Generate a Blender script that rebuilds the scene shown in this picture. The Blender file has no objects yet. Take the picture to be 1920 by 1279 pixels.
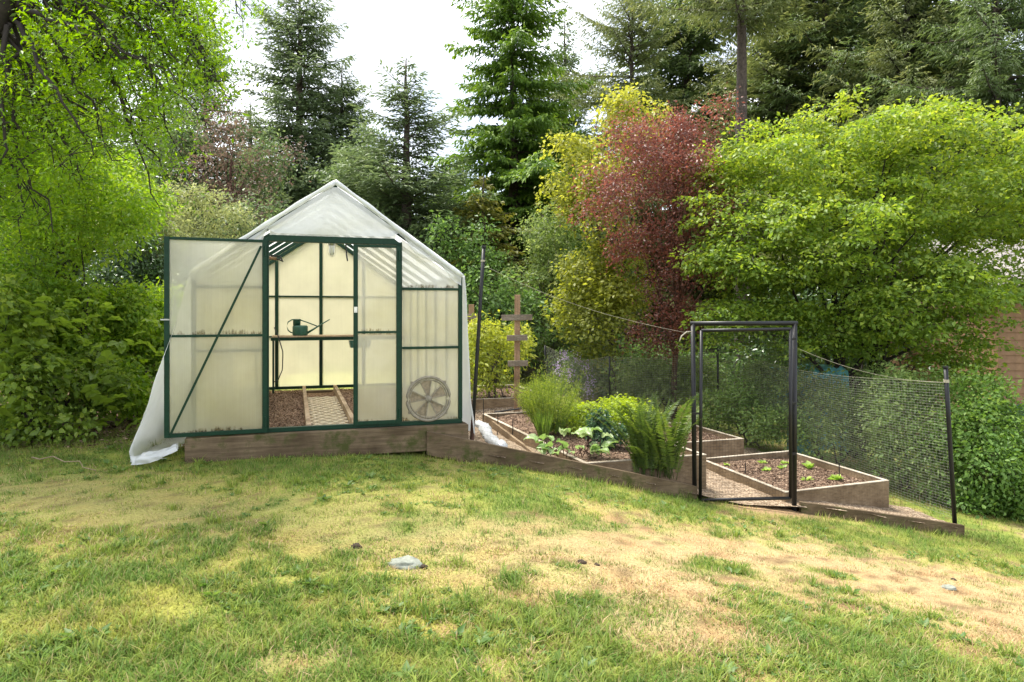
import bpy, math, random
import numpy as np
from mathutils import Vector, Matrix

R = math.radians
rng = np.random.default_rng(11)
random.seed(11)
scene = bpy.context.scene
C = scene.collection

# ------------------------------------------------------------------ camera
CAMZ = 1.5
F = 1280.0            # focal length in pixels of the 1920 wide frame (24 mm lens)
HOR = 586.0           # row of the horizon
cd = bpy.data.cameras.new('camera')
cd.sensor_width = 36.0
cd.lens = 24.0
cd.shift_y = -(639.5 - HOR) / 1920.0
cd.clip_start = 0.05
cd.clip_end = 2000
cam = bpy.data.objects.new('camera', cd)
cam.location = (0, 0, CAMZ)
cam.rotation_euler = (R(90), 0, 0)
C.objects.link(cam)
scene.camera = cam

# ------------------------------------------------------------------ sky and sun
SUN_EL, SUN_AZ = R(66), R(-48)        # azimuth from +Y towards +X : behind the scene, to the left
sd = Vector((math.sin(SUN_AZ) * math.cos(SUN_EL), math.cos(SUN_AZ) * math.cos(SUN_EL), math.sin(SUN_EL)))
w = bpy.data.worlds.new('World')
scene.world = w
w.use_nodes = True
nt = w.node_tree
nt.nodes.clear()
out = nt.nodes.new('ShaderNodeOutputWorld')
bg = nt.nodes.new('ShaderNodeBackground')
bg.inputs[1].default_value = 0.15
sky = nt.nodes.new('ShaderNodeTexSky')
sky.sky_type = 'NISHITA'
sky.sun_disc = False
sky.sun_elevation = SUN_EL
sky.sun_rotation = SUN_AZ
sky.air_density = 1.0
sky.dust_density = 2.5
tc = nt.nodes.new('ShaderNodeTexCoord')
no = nt.nodes.new('ShaderNodeTexNoise')
no.inputs['Scale'].default_value = 2.2
no.inputs['Detail'].default_value = 6
no.inputs['Roughness'].default_value = 0.55
cr = nt.nodes.new('ShaderNodeValToRGB')
cr.color_ramp.elements[0].position = 0.34
cr.color_ramp.elements[0].color = (0.22, 0.22, 0.22, 1)
cr.color_ramp.elements[1].position = 0.58
cr.color_ramp.elements[1].color = (1, 1, 1, 1)
mx = nt.nodes.new('ShaderNodeMix')
mx.data_type = 'RGBA'
mx.inputs[7].default_value = (7.2, 7.35, 7.6, 1)
no2 = nt.nodes.new('ShaderNodeTexNoise')
no2.inputs['Scale'].default_value = 3.4
no2.inputs['Detail'].default_value = 5
cr2 = nt.nodes.new('ShaderNodeValToRGB')
cr2.color_ramp.elements[0].position = 0.36
cr2.color_ramp.elements[0].color = (.36, .385, .43, 1)
cr2.color_ramp.elements[1].position = 0.60
cr2.color_ramp.elements[1].color = (1, 1, 1, 1)
sc_ = nt.nodes.new('ShaderNodeMix'); sc_.data_type = 'RGBA'; sc_.blend_type = 'MULTIPLY'; sc_.inputs[0].default_value = 1
sc_.inputs[7].default_value = (7.9, 8.05, 8.3, 1)
nt.links.new(tc.outputs['Generated'], no2.inputs['Vector'])
nt.links.new(no2.outputs[0], cr2.inputs[0])
nt.links.new(cr2.outputs[0], sc_.inputs[6])
nt.links.new(sc_.outputs[2], mx.inputs[7])
nt.links.new(tc.outputs['Generated'], no.inputs['Vector'])
nt.links.new(no.outputs[0], cr.inputs[0])
nt.links.new(cr.outputs[0], mx.inputs[0])
nt.links.new(sky.outputs[0], mx.inputs[6])
nt.links.new(mx.outputs[2], bg.inputs[0])
nt.links.new(bg.outputs[0], out.inputs[0])

sl = bpy.data.lights.new('sun', 'SUN')
sl.energy = 3.7
sl.angle = R(17)
sl.color = (1.0, 0.95, 0.86)
so = bpy.data.objects.new('sun', sl)
so.rotation_euler = sd.to_track_quat('Z', 'Y').to_euler()
so.location = (0, 0, 30)
C.objects.link(so)

vs = scene.view_settings
vs.view_transform = 'Standard'
vs.look = 'None'
vs.exposure = 1.22
vs.gamma = 1.0
vs.use_curve_mapping = False
scene.cycles.use_denoising = True
scene.cycles.max_bounces = 10
scene.cycles.transparent_max_bounces = 24
scene.cycles.transmission_bounces = 6
scene.cycles.diffuse_bounces = 5
scene.cycles.glossy_bounces = 2
scene.cycles.sample_clamp_indirect = 6.0

# ------------------------------------------------------------------ placing helpers
def at(px, py, d):
    return np.array([(px - 960) / F * d, d, CAMZ - (py - HOR) / F * d])

def onplane(px, py, z):
    d = (CAMZ - z) * F / (py - HOR)
    return np.array([(px - 960) / F * d, d, z])

def vnoise(x, y, seed=0):
    x = np.asarray(x, float); y = np.asarray(y, float)
    xi = np.floor(x).astype(np.int64); yi = np.floor(y).astype(np.int64)
    fx = x - xi; fy = y - yi
    fx = fx * fx * (3 - 2 * fx); fy = fy * fy * (3 - 2 * fy)
    def h(a, b):
        n = (a * 374761393 + b * 668265263 + seed * 974634777) & 0xffffffff
        n = ((n ^ (n >> 13)) * 1274126177) & 0xffffffff
        return ((n ^ (n >> 16)) & 0xffff) / 65535.0
    return (h(xi, yi) * (1 - fx) + h(xi + 1, yi) * fx) * (1 - fy) + (h(xi, yi + 1) * (1 - fx) + h(xi + 1, yi + 1) * fx) * fy

def fbm(x, y, seed=0, o=4):
    s = 0; a = 0.5; t = 0
    for k in range(o):
        s = s + a * vnoise(np.asarray(x) * 2 ** k, np.asarray(y) * 2 ** k, seed + k); t += a; a *= 0.5
    return s / t

def sstep(a, b, x):
    t = np.clip((np.asarray(x, float) - a) / (b - a), 0, 1)
    return t * t * (3 - 2 * t)

PX = np.array([-60, -14, -5.0, -2.7, -1.3, -0.3, 0.7, 1.94, 2.94, 4.85, 7.0, 10.0, 16.0, 80.0])
PZ = np.array([0.9, 0.45, 0.20, 0.19, 0.15, 0.03, -0.16, -0.45, -0.56, -0.92, -1.18, -1.36, -1.5, -2.0])
BL = np.array([[-0.84, 6.62], [1.90, 7.05], [2.98, 7.10], [4.85, 7.36]])
def front_line(x): return np.interp(x, BL[:, 0], BL[:, 1])
def gz(x, y):
    x = np.asarray(x, float); y = np.asarray(y, float)
    s = 0
    for o, wt in ((-0.4, .25), (0, .5), (0.4, .25)):
        s = s + wt * np.interp(x + o, PX, PZ)
    near = np.where(x > 0, -0.11 * x, -0.03 * x)
    t = sstep(2.2, 6.6, y)
    z = near * (1 - t) + s * t
    und = (fbm(x * 0.9, y * 0.9, 5, 3) - 0.5) * 0.07 * (1 - sstep(6.3, 6.7, y)) * sstep(1.5, 2.5, y)
    z = z + und
    # the garden behind the front board is terraced down towards the middle bed
    sl_ = (x - .755) * -.944 + (y - 7.02) * -.33
    cap = -.22 + .36 * np.maximum(sl_ - .05, 0)
    wt = sstep(.0, .22, y - front_line(x) - .03) * (1 - sstep(10.6, 11.4, y)) * (sl_ > -1.6) * sstep(-.95, -.7, x)
    return z - wt * np.maximum(0, z - cap)

def ghit(px, py):
    d = 5.0
    for _ in range(60):
        p = at(px, py, d)
        zz = float(gz(p[0], p[1]))
        dn = (CAMZ - zz) * F / (py - HOR)
        d = d * 0.5 + dn * 0.5
    return at(px, py, d)

# ------------------------------------------------------------------ materials
def newmat(name):
    m = bpy.data.materials.new(name)
    m.use_nodes = True
    n = m.node_tree.nodes
    return m, m.node_tree, n['Principled BSDF'], n['Material Output']

def ramp(t, fac, stops):
    r = t.nodes.new('ShaderNodeValToRGB')
    e = r.color_ramp.elements
    while len(e) < len(stops): e.new(0.5)
    for i, (p, c) in enumerate(stops):
        e[i].position = p
        e[i].color = (*c, 1)
    t.links.new(fac, r.inputs[0])
    return r.outputs[0]

def coords(t, scale=(1, 1, 1), kind='Object', rot=(0, 0, 0)):
    c = t.nodes.new('ShaderNodeTexCoord')
    mp = t.nodes.new('ShaderNodeMapping')
    mp.inputs['Scale'].default_value = scale
    mp.inputs['Rotation'].default_value = rot
    t.links.new(c.outputs[kind], mp.inputs[0])
    return mp.outputs[0]

def noise(t, vec, scale, detail=4, rough=0.55):
    n = t.nodes.new('ShaderNodeTexNoise')
    n.inputs['Scale'].default_value = scale
    n.inputs['Detail'].default_value = detail
    n.inputs['Roughness'].default_value = rough
    if vec is not None: t.links.new(vec, n.inputs['Vector'])
    return n.outputs[0]

def bump(t, h, strength, dist, bsdf):
    b = t.nodes.new('ShaderNodeBump')
    b.inputs['Strength'].default_value = strength
    b.inputs['Distance'].default_value = dist
    t.links.new(h, b.inputs['Height'])
    t.links.new(b.outputs[0], bsdf.inputs['Normal'])

def mixc(t, fac, a, b, mode='MIX'):
    m = t.nodes.new('ShaderNodeMix')
    m.data_type = 'RGBA'
    m.blend_type = mode
    for s, v in ((0, fac), (6, a), (7, b)):
        if hasattr(v, 'links') or hasattr(v, 'is_linked'): t.links.new(v, m.inputs[s])
        else: m.inputs[s].default_value = v if s == 0 else (*v, 1)
    return m.outputs[2]

def leafmat(name, stops, trans=0.4, rough=0.5, spec=0.35):
    m, t, b, o = newmat(name)
    a = t.nodes.new('ShaderNodeAttribute')
    a.attribute_name = 'rnd'
    c = ramp(t, a.outputs['Fac'], stops)
    t.links.new(c, b.inputs['Base Color'])
    b.inputs['Roughness'].default_value = rough
    b.inputs['Specular IOR Level'].default_value = spec
    tr = t.nodes.new('ShaderNodeBsdfTranslucent')
    hs = t.nodes.new('ShaderNodeHueSaturation')
    hs.inputs['Hue'].default_value = 0.49
    hs.inputs['Saturation'].default_value = 1.1
    hs.inputs['Value'].default_value = 1.9
    t.links.new(c, hs.inputs['Color'])
    t.links.new(hs.outputs[0], tr.inputs[0])
    mxs = t.nodes.new('ShaderNodeMixShader')
    mxs.inputs[0].default_value = trans
    t.links.new(b.outputs[0], mxs.inputs[1])
    t.links.new(tr.outputs[0], mxs.inputs[2])
    t.links.new(mxs.outputs[0], o.inputs[0])
    return m

def plain(name, c, rough=0.5, metal=0.0, spec=0.4, var=0.25, scale=30, bmp=0.0):
    m, t, b, o = newmat(name)
    v = coords(t)
    n = noise(t, v, scale, 5)
    lo = tuple(x * (1 - var) for x in c); hi = tuple(min(1, x * (1 + var)) for x in c)
    t.links.new(ramp(t, n, [(0.3, lo), (0.7, hi)]), b.inputs['Base Color'])
    b.inputs['Roughness'].default_value = rough
    b.inputs['Metallic'].default_value = metal
    b.inputs['Specular IOR Level'].default_value = spec
    if bmp: bump(t, n, bmp, 0.01, b)
    return m

def woodmat(name, c1, c2, moss=None, axis=0):
    m, t, b, o = newmat(name)
    sc = [14, 14, 14]; sc[axis] = 0.9
    v = coords(t, tuple(sc), 'Object')
    n = noise(t, v, 3.0, 8, 0.65)
    v2 = coords(t)
    n2 = noise(t, v2, 2.6, 5)
    col = ramp(t, n, [(0.28, c1), (0.72, c2)])
    stain = ramp(t, n2, [(0.38, (0.45, 0.42, 0.38)), (0.6, (1, 1, 1))])
    col = mixc(t, 0.8, col, stain, 'MULTIPLY')
    if moss:
        n3 = noise(t, v2, 5.0, 6, 0.7)
        mk = ramp(t, n3, [(0.52, (0, 0, 0)), (0.66, (1, 1, 1))])
        col = mixc(t, mk, col, moss)
    t.links.new(col, b.inputs['Base Color'])
    b.inputs['Roughness'].default_value = 0.85
    b.inputs['Specular IOR Level'].default_value = 0.2
    bump(t, n, 0.5, 0.01, b)
    return m

M = {}
M['bark'] = plain('bark', (0.075, 0.058, 0.045), 0.9, var=0.5, scale=14, bmp=0.8)
M['bark_pale'] = plain('bark_pale', (0.14, 0.12, 0.095), 0.9, var=0.45, scale=14, bmp=0.8)
M['bark_red'] = plain('bark_red', (0.09, 0.045, 0.03), 0.8, var=0.45, scale=10, bmp=0.5)
M['bark_dark'] = plain('bark_dark', (0.028, 0.022, 0.018), 0.9, var=0.4, scale=14, bmp=0.6)
M['wood_old'] = woodmat('weathered_timber', (0.095, 0.067, 0.040), (0.205, 0.150, 0.092), (0.06, 0.065, 0.018))
M['wood_grey'] = woodmat('grey_timber', (0.17, 0.135, 0.10), (0.33, 0.28, 0.215))
M['wood_bed'] = woodmat('bed_timber', (0.165, 0.113, 0.066), (0.30, 0.225, 0.142))
M['wood_lit_top'] = woodmat('bed_timber_lit_top', (0.36, 0.31, 0.24), (0.56, 0.50, 0.41))  # paler bed timber, brightness of the lit top edges put into the colour
M['wood_new'] = woodmat('cedar_post', (0.25, 0.15, 0.085), (0.42, 0.28, 0.17), axis=2)
M['wood_pale'] = woodmat('pale_plank', (0.38, 0.27, 0.17), (0.6, 0.47, 0.33), axis=1)
M['green_metal'] = plain('green_painted_aluminium', (0.003, 0.029, 0.014), 0.45, spec=0.25, var=0.25, scale=40)
M['black_metal'] = plain('black_painted_steel', (0.008, 0.008, 0.009), 0.4, spec=0.35, var=0.3, scale=60)
M['black_plastic'] = plain('black_plastic', (0.013, 0.013, 0.014), 0.5, spec=0.4)
M['galv'] = plain('galvanised_steel', (0.4, 0.4, 0.39), 0.45, 0.6)
M['white_plastic'] = plain('white_plastic', (0.7, 0.7, 0.67), 0.5)
M['can_green'] = plain('dark_green_plastic', (0.014, 0.075, 0.05), 0.4, spec=0.5)
M['grid'] = plain('cream_plastic_grid', (0.74, 0.64, 0.46), 0.6, var=0.12)
M['net'] = plain('pale_grey_twine', (0.33, 0.32, 0.28), 0.7)
M['net_dark'] = plain('black_twine', (0.022, 0.022, 0.022), 0.6)
M['twine'] = plain('straw_twine', (0.36, 0.33, 0.26), 0.9)
M['fan'] = plain('weathered_grey_plastic', (0.22, 0.195, 0.15), 0.7, var=0.3)
M['fan_dark'] = plain('fan_blade_plastic', (0.26, 0.21, 0.14), 0.7, var=0.3)
M['teal'] = plain('teal_tarp', (0.12, 0.38, 0.39), 0.6, var=0.3, scale=7)
M['stone'] = plain('pale_stone', (0.21, 0.225, 0.185), 0.9, var=0.35, scale=22, bmp=0.4)
M['clod'] = plain('dark_earth', (0.05, 0.035, 0.022), 1.0, var=0.5, scale=30, bmp=0.8)
M['siding'] = plain('tan_siding', (0.28, 0.165, 0.10), 0.8, var=0.18, scale=8)
M['shingle'] = plain('grey_shingle', (0.30, 0.27, 0.25), 0.9, var=0.4, scale=20)
M['twig'] = plain('dry_twig', (0.27, 0.20, 0.13), 0.9, var=0.4)
M['brown_hose'] = plain('amber_arm', (0.20, 0.12, 0.06), 0.5)
M['glass_lamp'] = plain('ribbed_lamp_glass', (0.7, 0.7, 0.66), 0.15, var=0.05)

def soilmat(name, stops, sc=38, bs=1.0):
    m, t, b, o = newmat(name)
    v = coords(t)
    vo = t.nodes.new('ShaderNodeTexVoronoi')
    vo.inputs['Scale'].default_value = sc
    t.links.new(v, vo.inputs['Vector'])
    n = noise(t, v, 5, 6, 0.6)
    sep = t.nodes.new('ShaderNodeSeparateColor')
    t.links.new(vo.outputs['Color'], sep.inputs[0])
    c = ramp(t, sep.outputs[0], stops)
    c2 = ramp(t, n, [(0.3, (0.6, 0.58, 0.55)), (0.7, (1.1, 1.08, 1.05))])
    t.links.new(mixc(t, 1.0, c, c2, 'MULTIPLY'), b.inputs['Base Color'])
    b.inputs['Roughness'].default_value = 0.95
    b.inputs['Specular IOR Level'].default_value = 0.15
    bump(t, vo.outputs['Distance'], bs, 0.02, b)
    return m
M['soil'] = soilmat('bark_mulch_soil', [(0.1, (0.07, 0.045, 0.032)), (0.5, (0.16, 0.105, 0.072)), (0.85, (0.30, 0.21, 0.15))], 46)
M['gravel'] = soilmat('tan_gravel', [(0.1, (0.17, 0.12, 0.08)), (0.5, (0.34, 0.255, 0.175)), (0.9, (0.52, 0.42, 0.31))], 60)
M['gh_floor'] = soilmat('brown_gravel', [(0.1, (0.13, 0.08, 0.055)), (0.5, (0.28, 0.18, 0.12)), (0.9, (0.44, 0.31, 0.22))], 60)
M['chips'] = leafmat('bark_chips', [(0.0, (0.07, 0.04, 0.028)), (0.5, (0.19, 0.125, 0.085)), (1.0, (0.40, 0.30, 0.21))], 0.0, 0.9, 0.1)

def attrcol(name, trans=0.0, nz=0.0, rough=0.8):
    m, t, b, o = newmat(name)
    a = t.nodes.new('ShaderNodeAttribute')
    a.attribute_name = 'Col'
    c = a.outputs['Color']
    if nz:
        v = coords(t)
        n = noise(t, v, 55, 6, 0.7)
        c = mixc(t, 1.0, c, ramp(t, n, [(0.3, (0.55, 0.52, 0.48)), (0.72, (1.25, 1.22, 1.15))]), 'MULTIPLY')
        bump(t, n, 0.9, 0.02, b)
    t.links.new(c, b.inputs['Base Color'])
    b.inputs['Roughness'].default_value = rough
    b.inputs['Specular IOR Level'].default_value = 0.25
    if trans:
        tr = t.nodes.new('ShaderNodeBsdfTranslucent')
        t.links.new(c, tr.inputs[0])
        mxs = t.nodes.new('ShaderNodeMixShader')
        mxs.inputs[0].default_value = trans
        t.links.new(b.outputs[0], mxs.inputs[1]); t.links.new(tr.outputs[0], mxs.inputs[2])
        t.links.new(mxs.outputs[0], o.inputs[0])
    return m
M['lawn'] = attrcol('lawn_thatch', 0.0, 1.0, 0.95)
M['grass'] = attrcol('grass_blades', 0.4, 0.0, 0.55)

def sheetmat(name, c_diff, c_trans, transp, tl, stripe=0.0, dirt=0.3, gloss=0.08, grime=()):
    m, t, b, o = newmat(name)
    t.nodes.remove(b)
    v = coords(t)
    n = noise(t, v, 3.5, 5, 0.6)
    v2 = coords(t, (60, 60, 0.7))
    n2 = noise(t, v2, 2.0, 3)
    mul = ramp(t, n, [(0.3, (1 - dirt,) * 3), (0.65, (1, 1, 1))])
    if stripe:
        mul = mixc(t, 1.0, mul, ramp(t, n2, [(0.3, (1 - stripe,) * 3), (0.7, (1, 1, 1))]), 'MULTIPLY')
    if grime:
        # algae and dirt that collect in streaks just above the rails
        cc_ = t.nodes.new('ShaderNodeTexCoord'); sx_ = t.nodes.new('ShaderNodeSeparateXYZ')
        t.links.new(cc_.outputs['Object'], sx_.inputs[0])
        tot = None
        for z0 in grime:
            mr = t.nodes.new('ShaderNodeMapRange'); mr.inputs['From Min'].default_value = z0; mr.inputs['From Max'].default_value = z0 + .085
            mr.inputs['To Min'].default_value = 1; mr.inputs['To Max'].default_value = 0
            t.links.new(sx_.outputs[2], mr.inputs['Value'])
            gt_ = t.nodes.new('ShaderNodeMath'); gt_.operation = 'GREATER_THAN'; gt_.inputs[1].default_value = z0 - .02
            t.links.new(sx_.outputs[2], gt_.inputs[0])
            ml = t.nodes.new('ShaderNodeMath'); ml.operation = 'MULTIPLY'
            t.links.new(mr.outputs[0], ml.inputs[0]); t.links.new(gt_.outputs[0], ml.inputs[1])
            if tot is None: tot = ml.outputs[0]
            else:
                ad = t.nodes.new('ShaderNodeMath'); ad.operation = 'MAXIMUM'
                t.links.new(tot, ad.inputs[0]); t.links.new(ml.outputs[0], ad.inputs[1]); tot = ad.outputs[0]
        v3 = coords(t, (46, 46, 4)); n3 = noise(t, v3, 1.0, 4, .6)
        n5_ = ramp(t, noise(t, v, 7.0, 3, .6), [(.35, (.35, .35, .35)), (.62, (1.2, 1.2, 1.2))])
        m5 = t.nodes.new('ShaderNodeMath'); m5.operation = 'MULTIPLY'
        t.links.new(tot, m5.inputs[0]); t.links.new(n5_, m5.inputs[1]); tot = m5.outputs[0]
        mm_ = t.nodes.new('ShaderNodeMath'); mm_.operation = 'MULTIPLY'
        t.links.new(tot, mm_.inputs[0]); t.links.new(n3, mm_.inputs[1])
        gcol = ramp(t, mm_.outputs[0], [(0.28, (1, 1, 1)), (0.48, (.30, .25, .17))])
        mul = mixc(t, 1.0, mul, gcol, 'MULTIPLY')
        n4_ = noise(t, v, 1.3, 4, .55)
        mul = mixc(t, 1.0, mul, ramp(t, n4_, [(.34, (.88, .87, .74)), (.6, (1, 1, 1))]), 'MULTIPLY')
    d = t.nodes.new('ShaderNodeBsdfDiffuse')
    tr = t.nodes.new('ShaderNodeBsdfTranslucent')
    tp = t.nodes.new('ShaderNodeBsdfTransparent')
    gl = t.nodes.new('ShaderNodeBsdfGlossy')
    gl.inputs['Roughness'].default_value = 0.28
    t.links.new(mixc(t, 1.0, mul, c_diff, 'MULTIPLY'), d.inputs[0])
    t.links.new(mixc(t, 1.0, mul, c_trans, 'MULTIPLY'), tr.inputs[0])
    tp.inputs[0].default_value = (*[min(1, x * 1.05) for x in c_trans], 1)
    a = t.nodes.new('ShaderNodeMixShader'); a.inputs[0].default_value = tl
    t.links.new(d.outputs[0], a.inputs[1]); t.links.new(tr.outputs[0], a.inputs[2])
    e = t.nodes.new('ShaderNodeMixShader'); e.inputs[0].default_value = transp
    t.links.new(a.outputs[0], e.inputs[1]); t.links.new(tp.outputs[0], e.inputs[2])
    g = t.nodes.new('ShaderNodeMixShader'); g.inputs[0].default_value = gloss
    t.links.new(e.outputs[0], g.inputs[1]); t.links.new(gl.outputs[0], g.inputs[2])
    t.links.new(g.outputs[0], o.inputs[0])
    return m
M['poly'] = sheetmat('aged_polycarbonate', (0.80, 0.75, 0.60), (0.98, 0.94, 0.80), 0.55, 0.85, 0.06, 0.10, 0.04)
M['poly_front'] = sheetmat('grimy_polycarbonate', (0.80, 0.78, 0.69), (0.96, 0.94, 0.86), 0.55, 0.75, 0.07, 0.12, 0.04, (.042, 1.348))
M['poly_door'] = sheetmat('door_polycarbonate', (0.80, 0.78, 0.69), (0.96, 0.94, 0.86), 0.55, 0.75, 0.07, 0.12, 0.04, (.045, .912))
M['film'] = sheetmat('white_greenhouse_film', (0.90, 0.92, 0.92), (0.96, 0.97, 0.98), 0.08, 0.62, 0.0, 0.12, 0.10)
M['gable'] = sheetmat('clear_gable_sheet', (0.84, 0.85, 0.82), (0.95, 0.95, 0.93), 0.5, 0.6, 0.05, 0.1, 0.05, (1.348,))
M['film_gable'] = sheetmat('thin_gable_film', (0.86, 0.88, 0.88), (0.94, 0.95, 0.96), 0.26, 0.6, 0.0, 0.12, 0.10)
M['film_thick'] = sheetmat('folded_film', (0.78, 0.80, 0.80), (0.85, 0.87, 0.88), 0.05, 0.4, 0.0, 0.2, 0.12)

# ------------------------------------------------------------------ object helpers
def link(name, me, mat=None, parent=None, loc=None):
    o = bpy.data.objects.new(name, me)
    C.objects.link(o)
    if mat is not None and len(me.materials) == 0: me.materials.append(mat)
    if parent is not None: o.parent = parent
    if loc is not None: o.location = loc
    return o

def tag(o, label, cat, group=None, kind=None):
    o['label'] = label
    o['category'] = cat
    if group: o['group'] = group
    if kind: o['kind'] = kind
    return o

def thing(name, label, cat, loc=(0, 0, 0), rot=(0, 0, 0), group=None):
    o = bpy.data.objects.new(name, None)
    o.empty_display_size = 0.1
    C.objects.link(o)
    o.location = tuple(float(v) for v in loc)
    o.rotation_euler = rot
    return tag(o, label, cat, group)

def npmesh(name, verts, faces, attrs=None, smooth=False):
    """faces: list of (k, array[n,k])"""
    me = bpy.data.meshes.new(name)
    verts = np.asarray(verts, np.float32)
    me.vertices.add(len(verts))
    me.vertices.foreach_set('co', verts.ravel())
    idx = np.concatenate([f.ravel() for f in faces]).astype(np.int32)
    tot = np.concatenate([np.full(len(f), f.shape[1], np.int32) for f in faces])
    st = np.concatenate([[0], np.cumsum(tot)[:-1]]).astype(np.int32)
    me.loops.add(len(idx))
    me.loops.foreach_set('vertex_index', idx)
    me.polygons.add(len(tot))
    me.polygons.foreach_set('loop_start', st)
    me.polygons.foreach_set('loop_total', tot)
    if smooth: me.polygons.foreach_set('use_smooth', np.ones(len(tot), bool))
    for nme, arr in (attrs or {}).items():
        if arr.ndim == 1:
            a = me.attributes.new(nme, 'FLOAT', 'POINT')
            a.data.foreach_set('value', arr.astype(np.float32))
        else:
            a = me.attributes.new(nme, 'FLOAT_COLOR', 'POINT')
            a.data.foreach_set('color', arr.astype(np.float32).ravel())
    me.update(calc_edges=True)
    return me

def nrm(v):
    v = np.asarray(v, float)
    return v / (np.linalg.norm(v, axis=-1, keepdims=True) + 1e-9)

class MB:
    def __init__(s): s.v = []; s.f = []; s.n = 0
    def add(s, v, f):
        v = np.asarray(v, float)
        s.v.append(v)
        for q in f: s.f.append([i + s.n for i in q])
        s.n += len(v)
        return s
    def beam(s, p, q, wd, ht, up=(0, 0, 1)):
        p = np.asarray(p, float); q = np.asarray(q, float)
        d = nrm(q - p); up = np.asarray(up, float)
        if abs(np.dot(d, up)) > 0.98: up = np.array([0, 1.0, 0])
        a = nrm(np.cross(d, up)); b = np.cross(a, d)
        vv = []
        for e in (p, q):
            for (i, j) in ((-1, -1), (1, -1), (1, 1), (-1, 1)):
                vv.append(e + a * i * wd / 2 + b * j * ht / 2)
        return s.add(vv, [(3, 2, 1, 0), (4, 5, 6, 7), (0, 1, 5, 4), (1, 2, 6, 5), (2, 3, 7, 6), (3, 0, 4, 7)])
    def box(s, c, sz):
        c = np.asarray(c, float); x, y, z = [k / 2 for k in sz]
        vv = [c + np.array(t) for t in ((-x, -y, -z), (x, -y, -z), (x, y, -z), (-x, y, -z), (-x, -y, z), (x, -y, z), (x, y, z), (-x, y, z))]
        return s.add(vv, [(3, 2, 1, 0), (4, 5, 6, 7), (0, 1, 5, 4), (1, 2, 6, 5), (2, 3, 7, 6), (3, 0, 4, 7)])
    def prism(s, poly, off):
        n = len(poly); off = np.asarray(off, float)
        p = [np.asarray(a, float) for a in poly]
        return s.add(p + [a + off for a in p], [tuple(range(n))[::-1], tuple(range(n, 2 * n))] + [(i, (i + 1) % n, n + (i + 1) % n, n + i) for i in range(n)])
    def tube(s, pts, r, n=8, cap=True, closed=False):
        pts = np.asarray(pts, float); k = len(pts)
        r = np.full(k, r) if np.isscalar(r) else np.asarray(r, float)
        if closed:
            d = nrm(np.roll(pts, -1, 0) - np.roll(pts, 1, 0))
        else:
            d = np.empty_like(pts); d[1:-1] = pts[2:] - pts[:-2]; d[0] = pts[1] - pts[0]; d[-1] = pts[-1] - pts[-2]; d = nrm(d)
        ref = np.array([0, 0, 1.0]) if abs(d[:, 2]).mean() < 0.8 else np.array([1.0, 0.13, 0])
        a = nrm(np.cross(d, ref)); b = np.cross(d, a)
        th = np.arange(n) * 2 * math.pi / n
        ring = pts[:, None, :] + r[:, None, None] * (a[:, None, :] * np.cos(th)[None, :, None] + b[:, None, :] * np.sin(th)[None, :, None])
        f = []
        kk = k if closed else k - 1
        for i in range(kk):
            j2 = (i + 1) % k
            for j in range(n):
                f.append((i * n + j, i * n + (j + 1) % n, j2 * n + (j + 1) % n, j2 * n + j))
        if cap and not closed:
            f.append(tuple(range(n))[::-1]); f.append(tuple((k - 1) * n + j for j in range(n)))
        return s.add(ring.reshape(-1, 3), f)
    def lathe(s, prof, n=20, c=(0, 0, 0)):
        vv = []; f = []; k = len(prof)
        for (r, z) in prof:
            for j in range(n):
                t = 2 * math.pi * j / n
                vv.append((c[0] + r * math.cos(t), c[1] + r * math.sin(t), c[2] + z))
        for i in range(k - 1):
            for j in range(n):
                f.append((i * n + j, i * n + (j + 1) % n, (i + 1) * n + (j + 1) % n, (i + 1) * n + j))
        f.append(tuple(range(n))[::-1]); f.append(tuple((k - 1) * n + j for j in range(n)))
        return s.add(vv, f)
    def mesh(s, name, smooth=False, bevel=0.0):
        me = bpy.data.meshes.new(name)
        me.from_pydata(np.concatenate(s.v).tolist(), [], s.f)
        if smooth: me.polygons.foreach_set('use_smooth', np.ones(len(me.polygons), bool))
        me.update()
        return me
    def build(s, name, mat, parent=None, smooth=False, bevel=0.0):
        o = link(name, s.mesh(name, smooth), mat, parent)
        if bevel:
            b = o.modifiers.new('bevel', 'BEVEL'); b.width = bevel; b.segments = 2; b.limit_method = 'ANGLE'
        return o

def gridmesh(name, P, smooth=True, attrs=None):
    a, b = P.shape[:2]
    i = np.arange(a * b).reshape(a, b)
    q = np.stack([i[:-1, :-1], i[1:, :-1], i[1:, 1:], i[:-1, 1:]], -1).reshape(-1, 4)
    return npmesh(name, P.reshape(-1, 3), [q], attrs, smooth)

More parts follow.
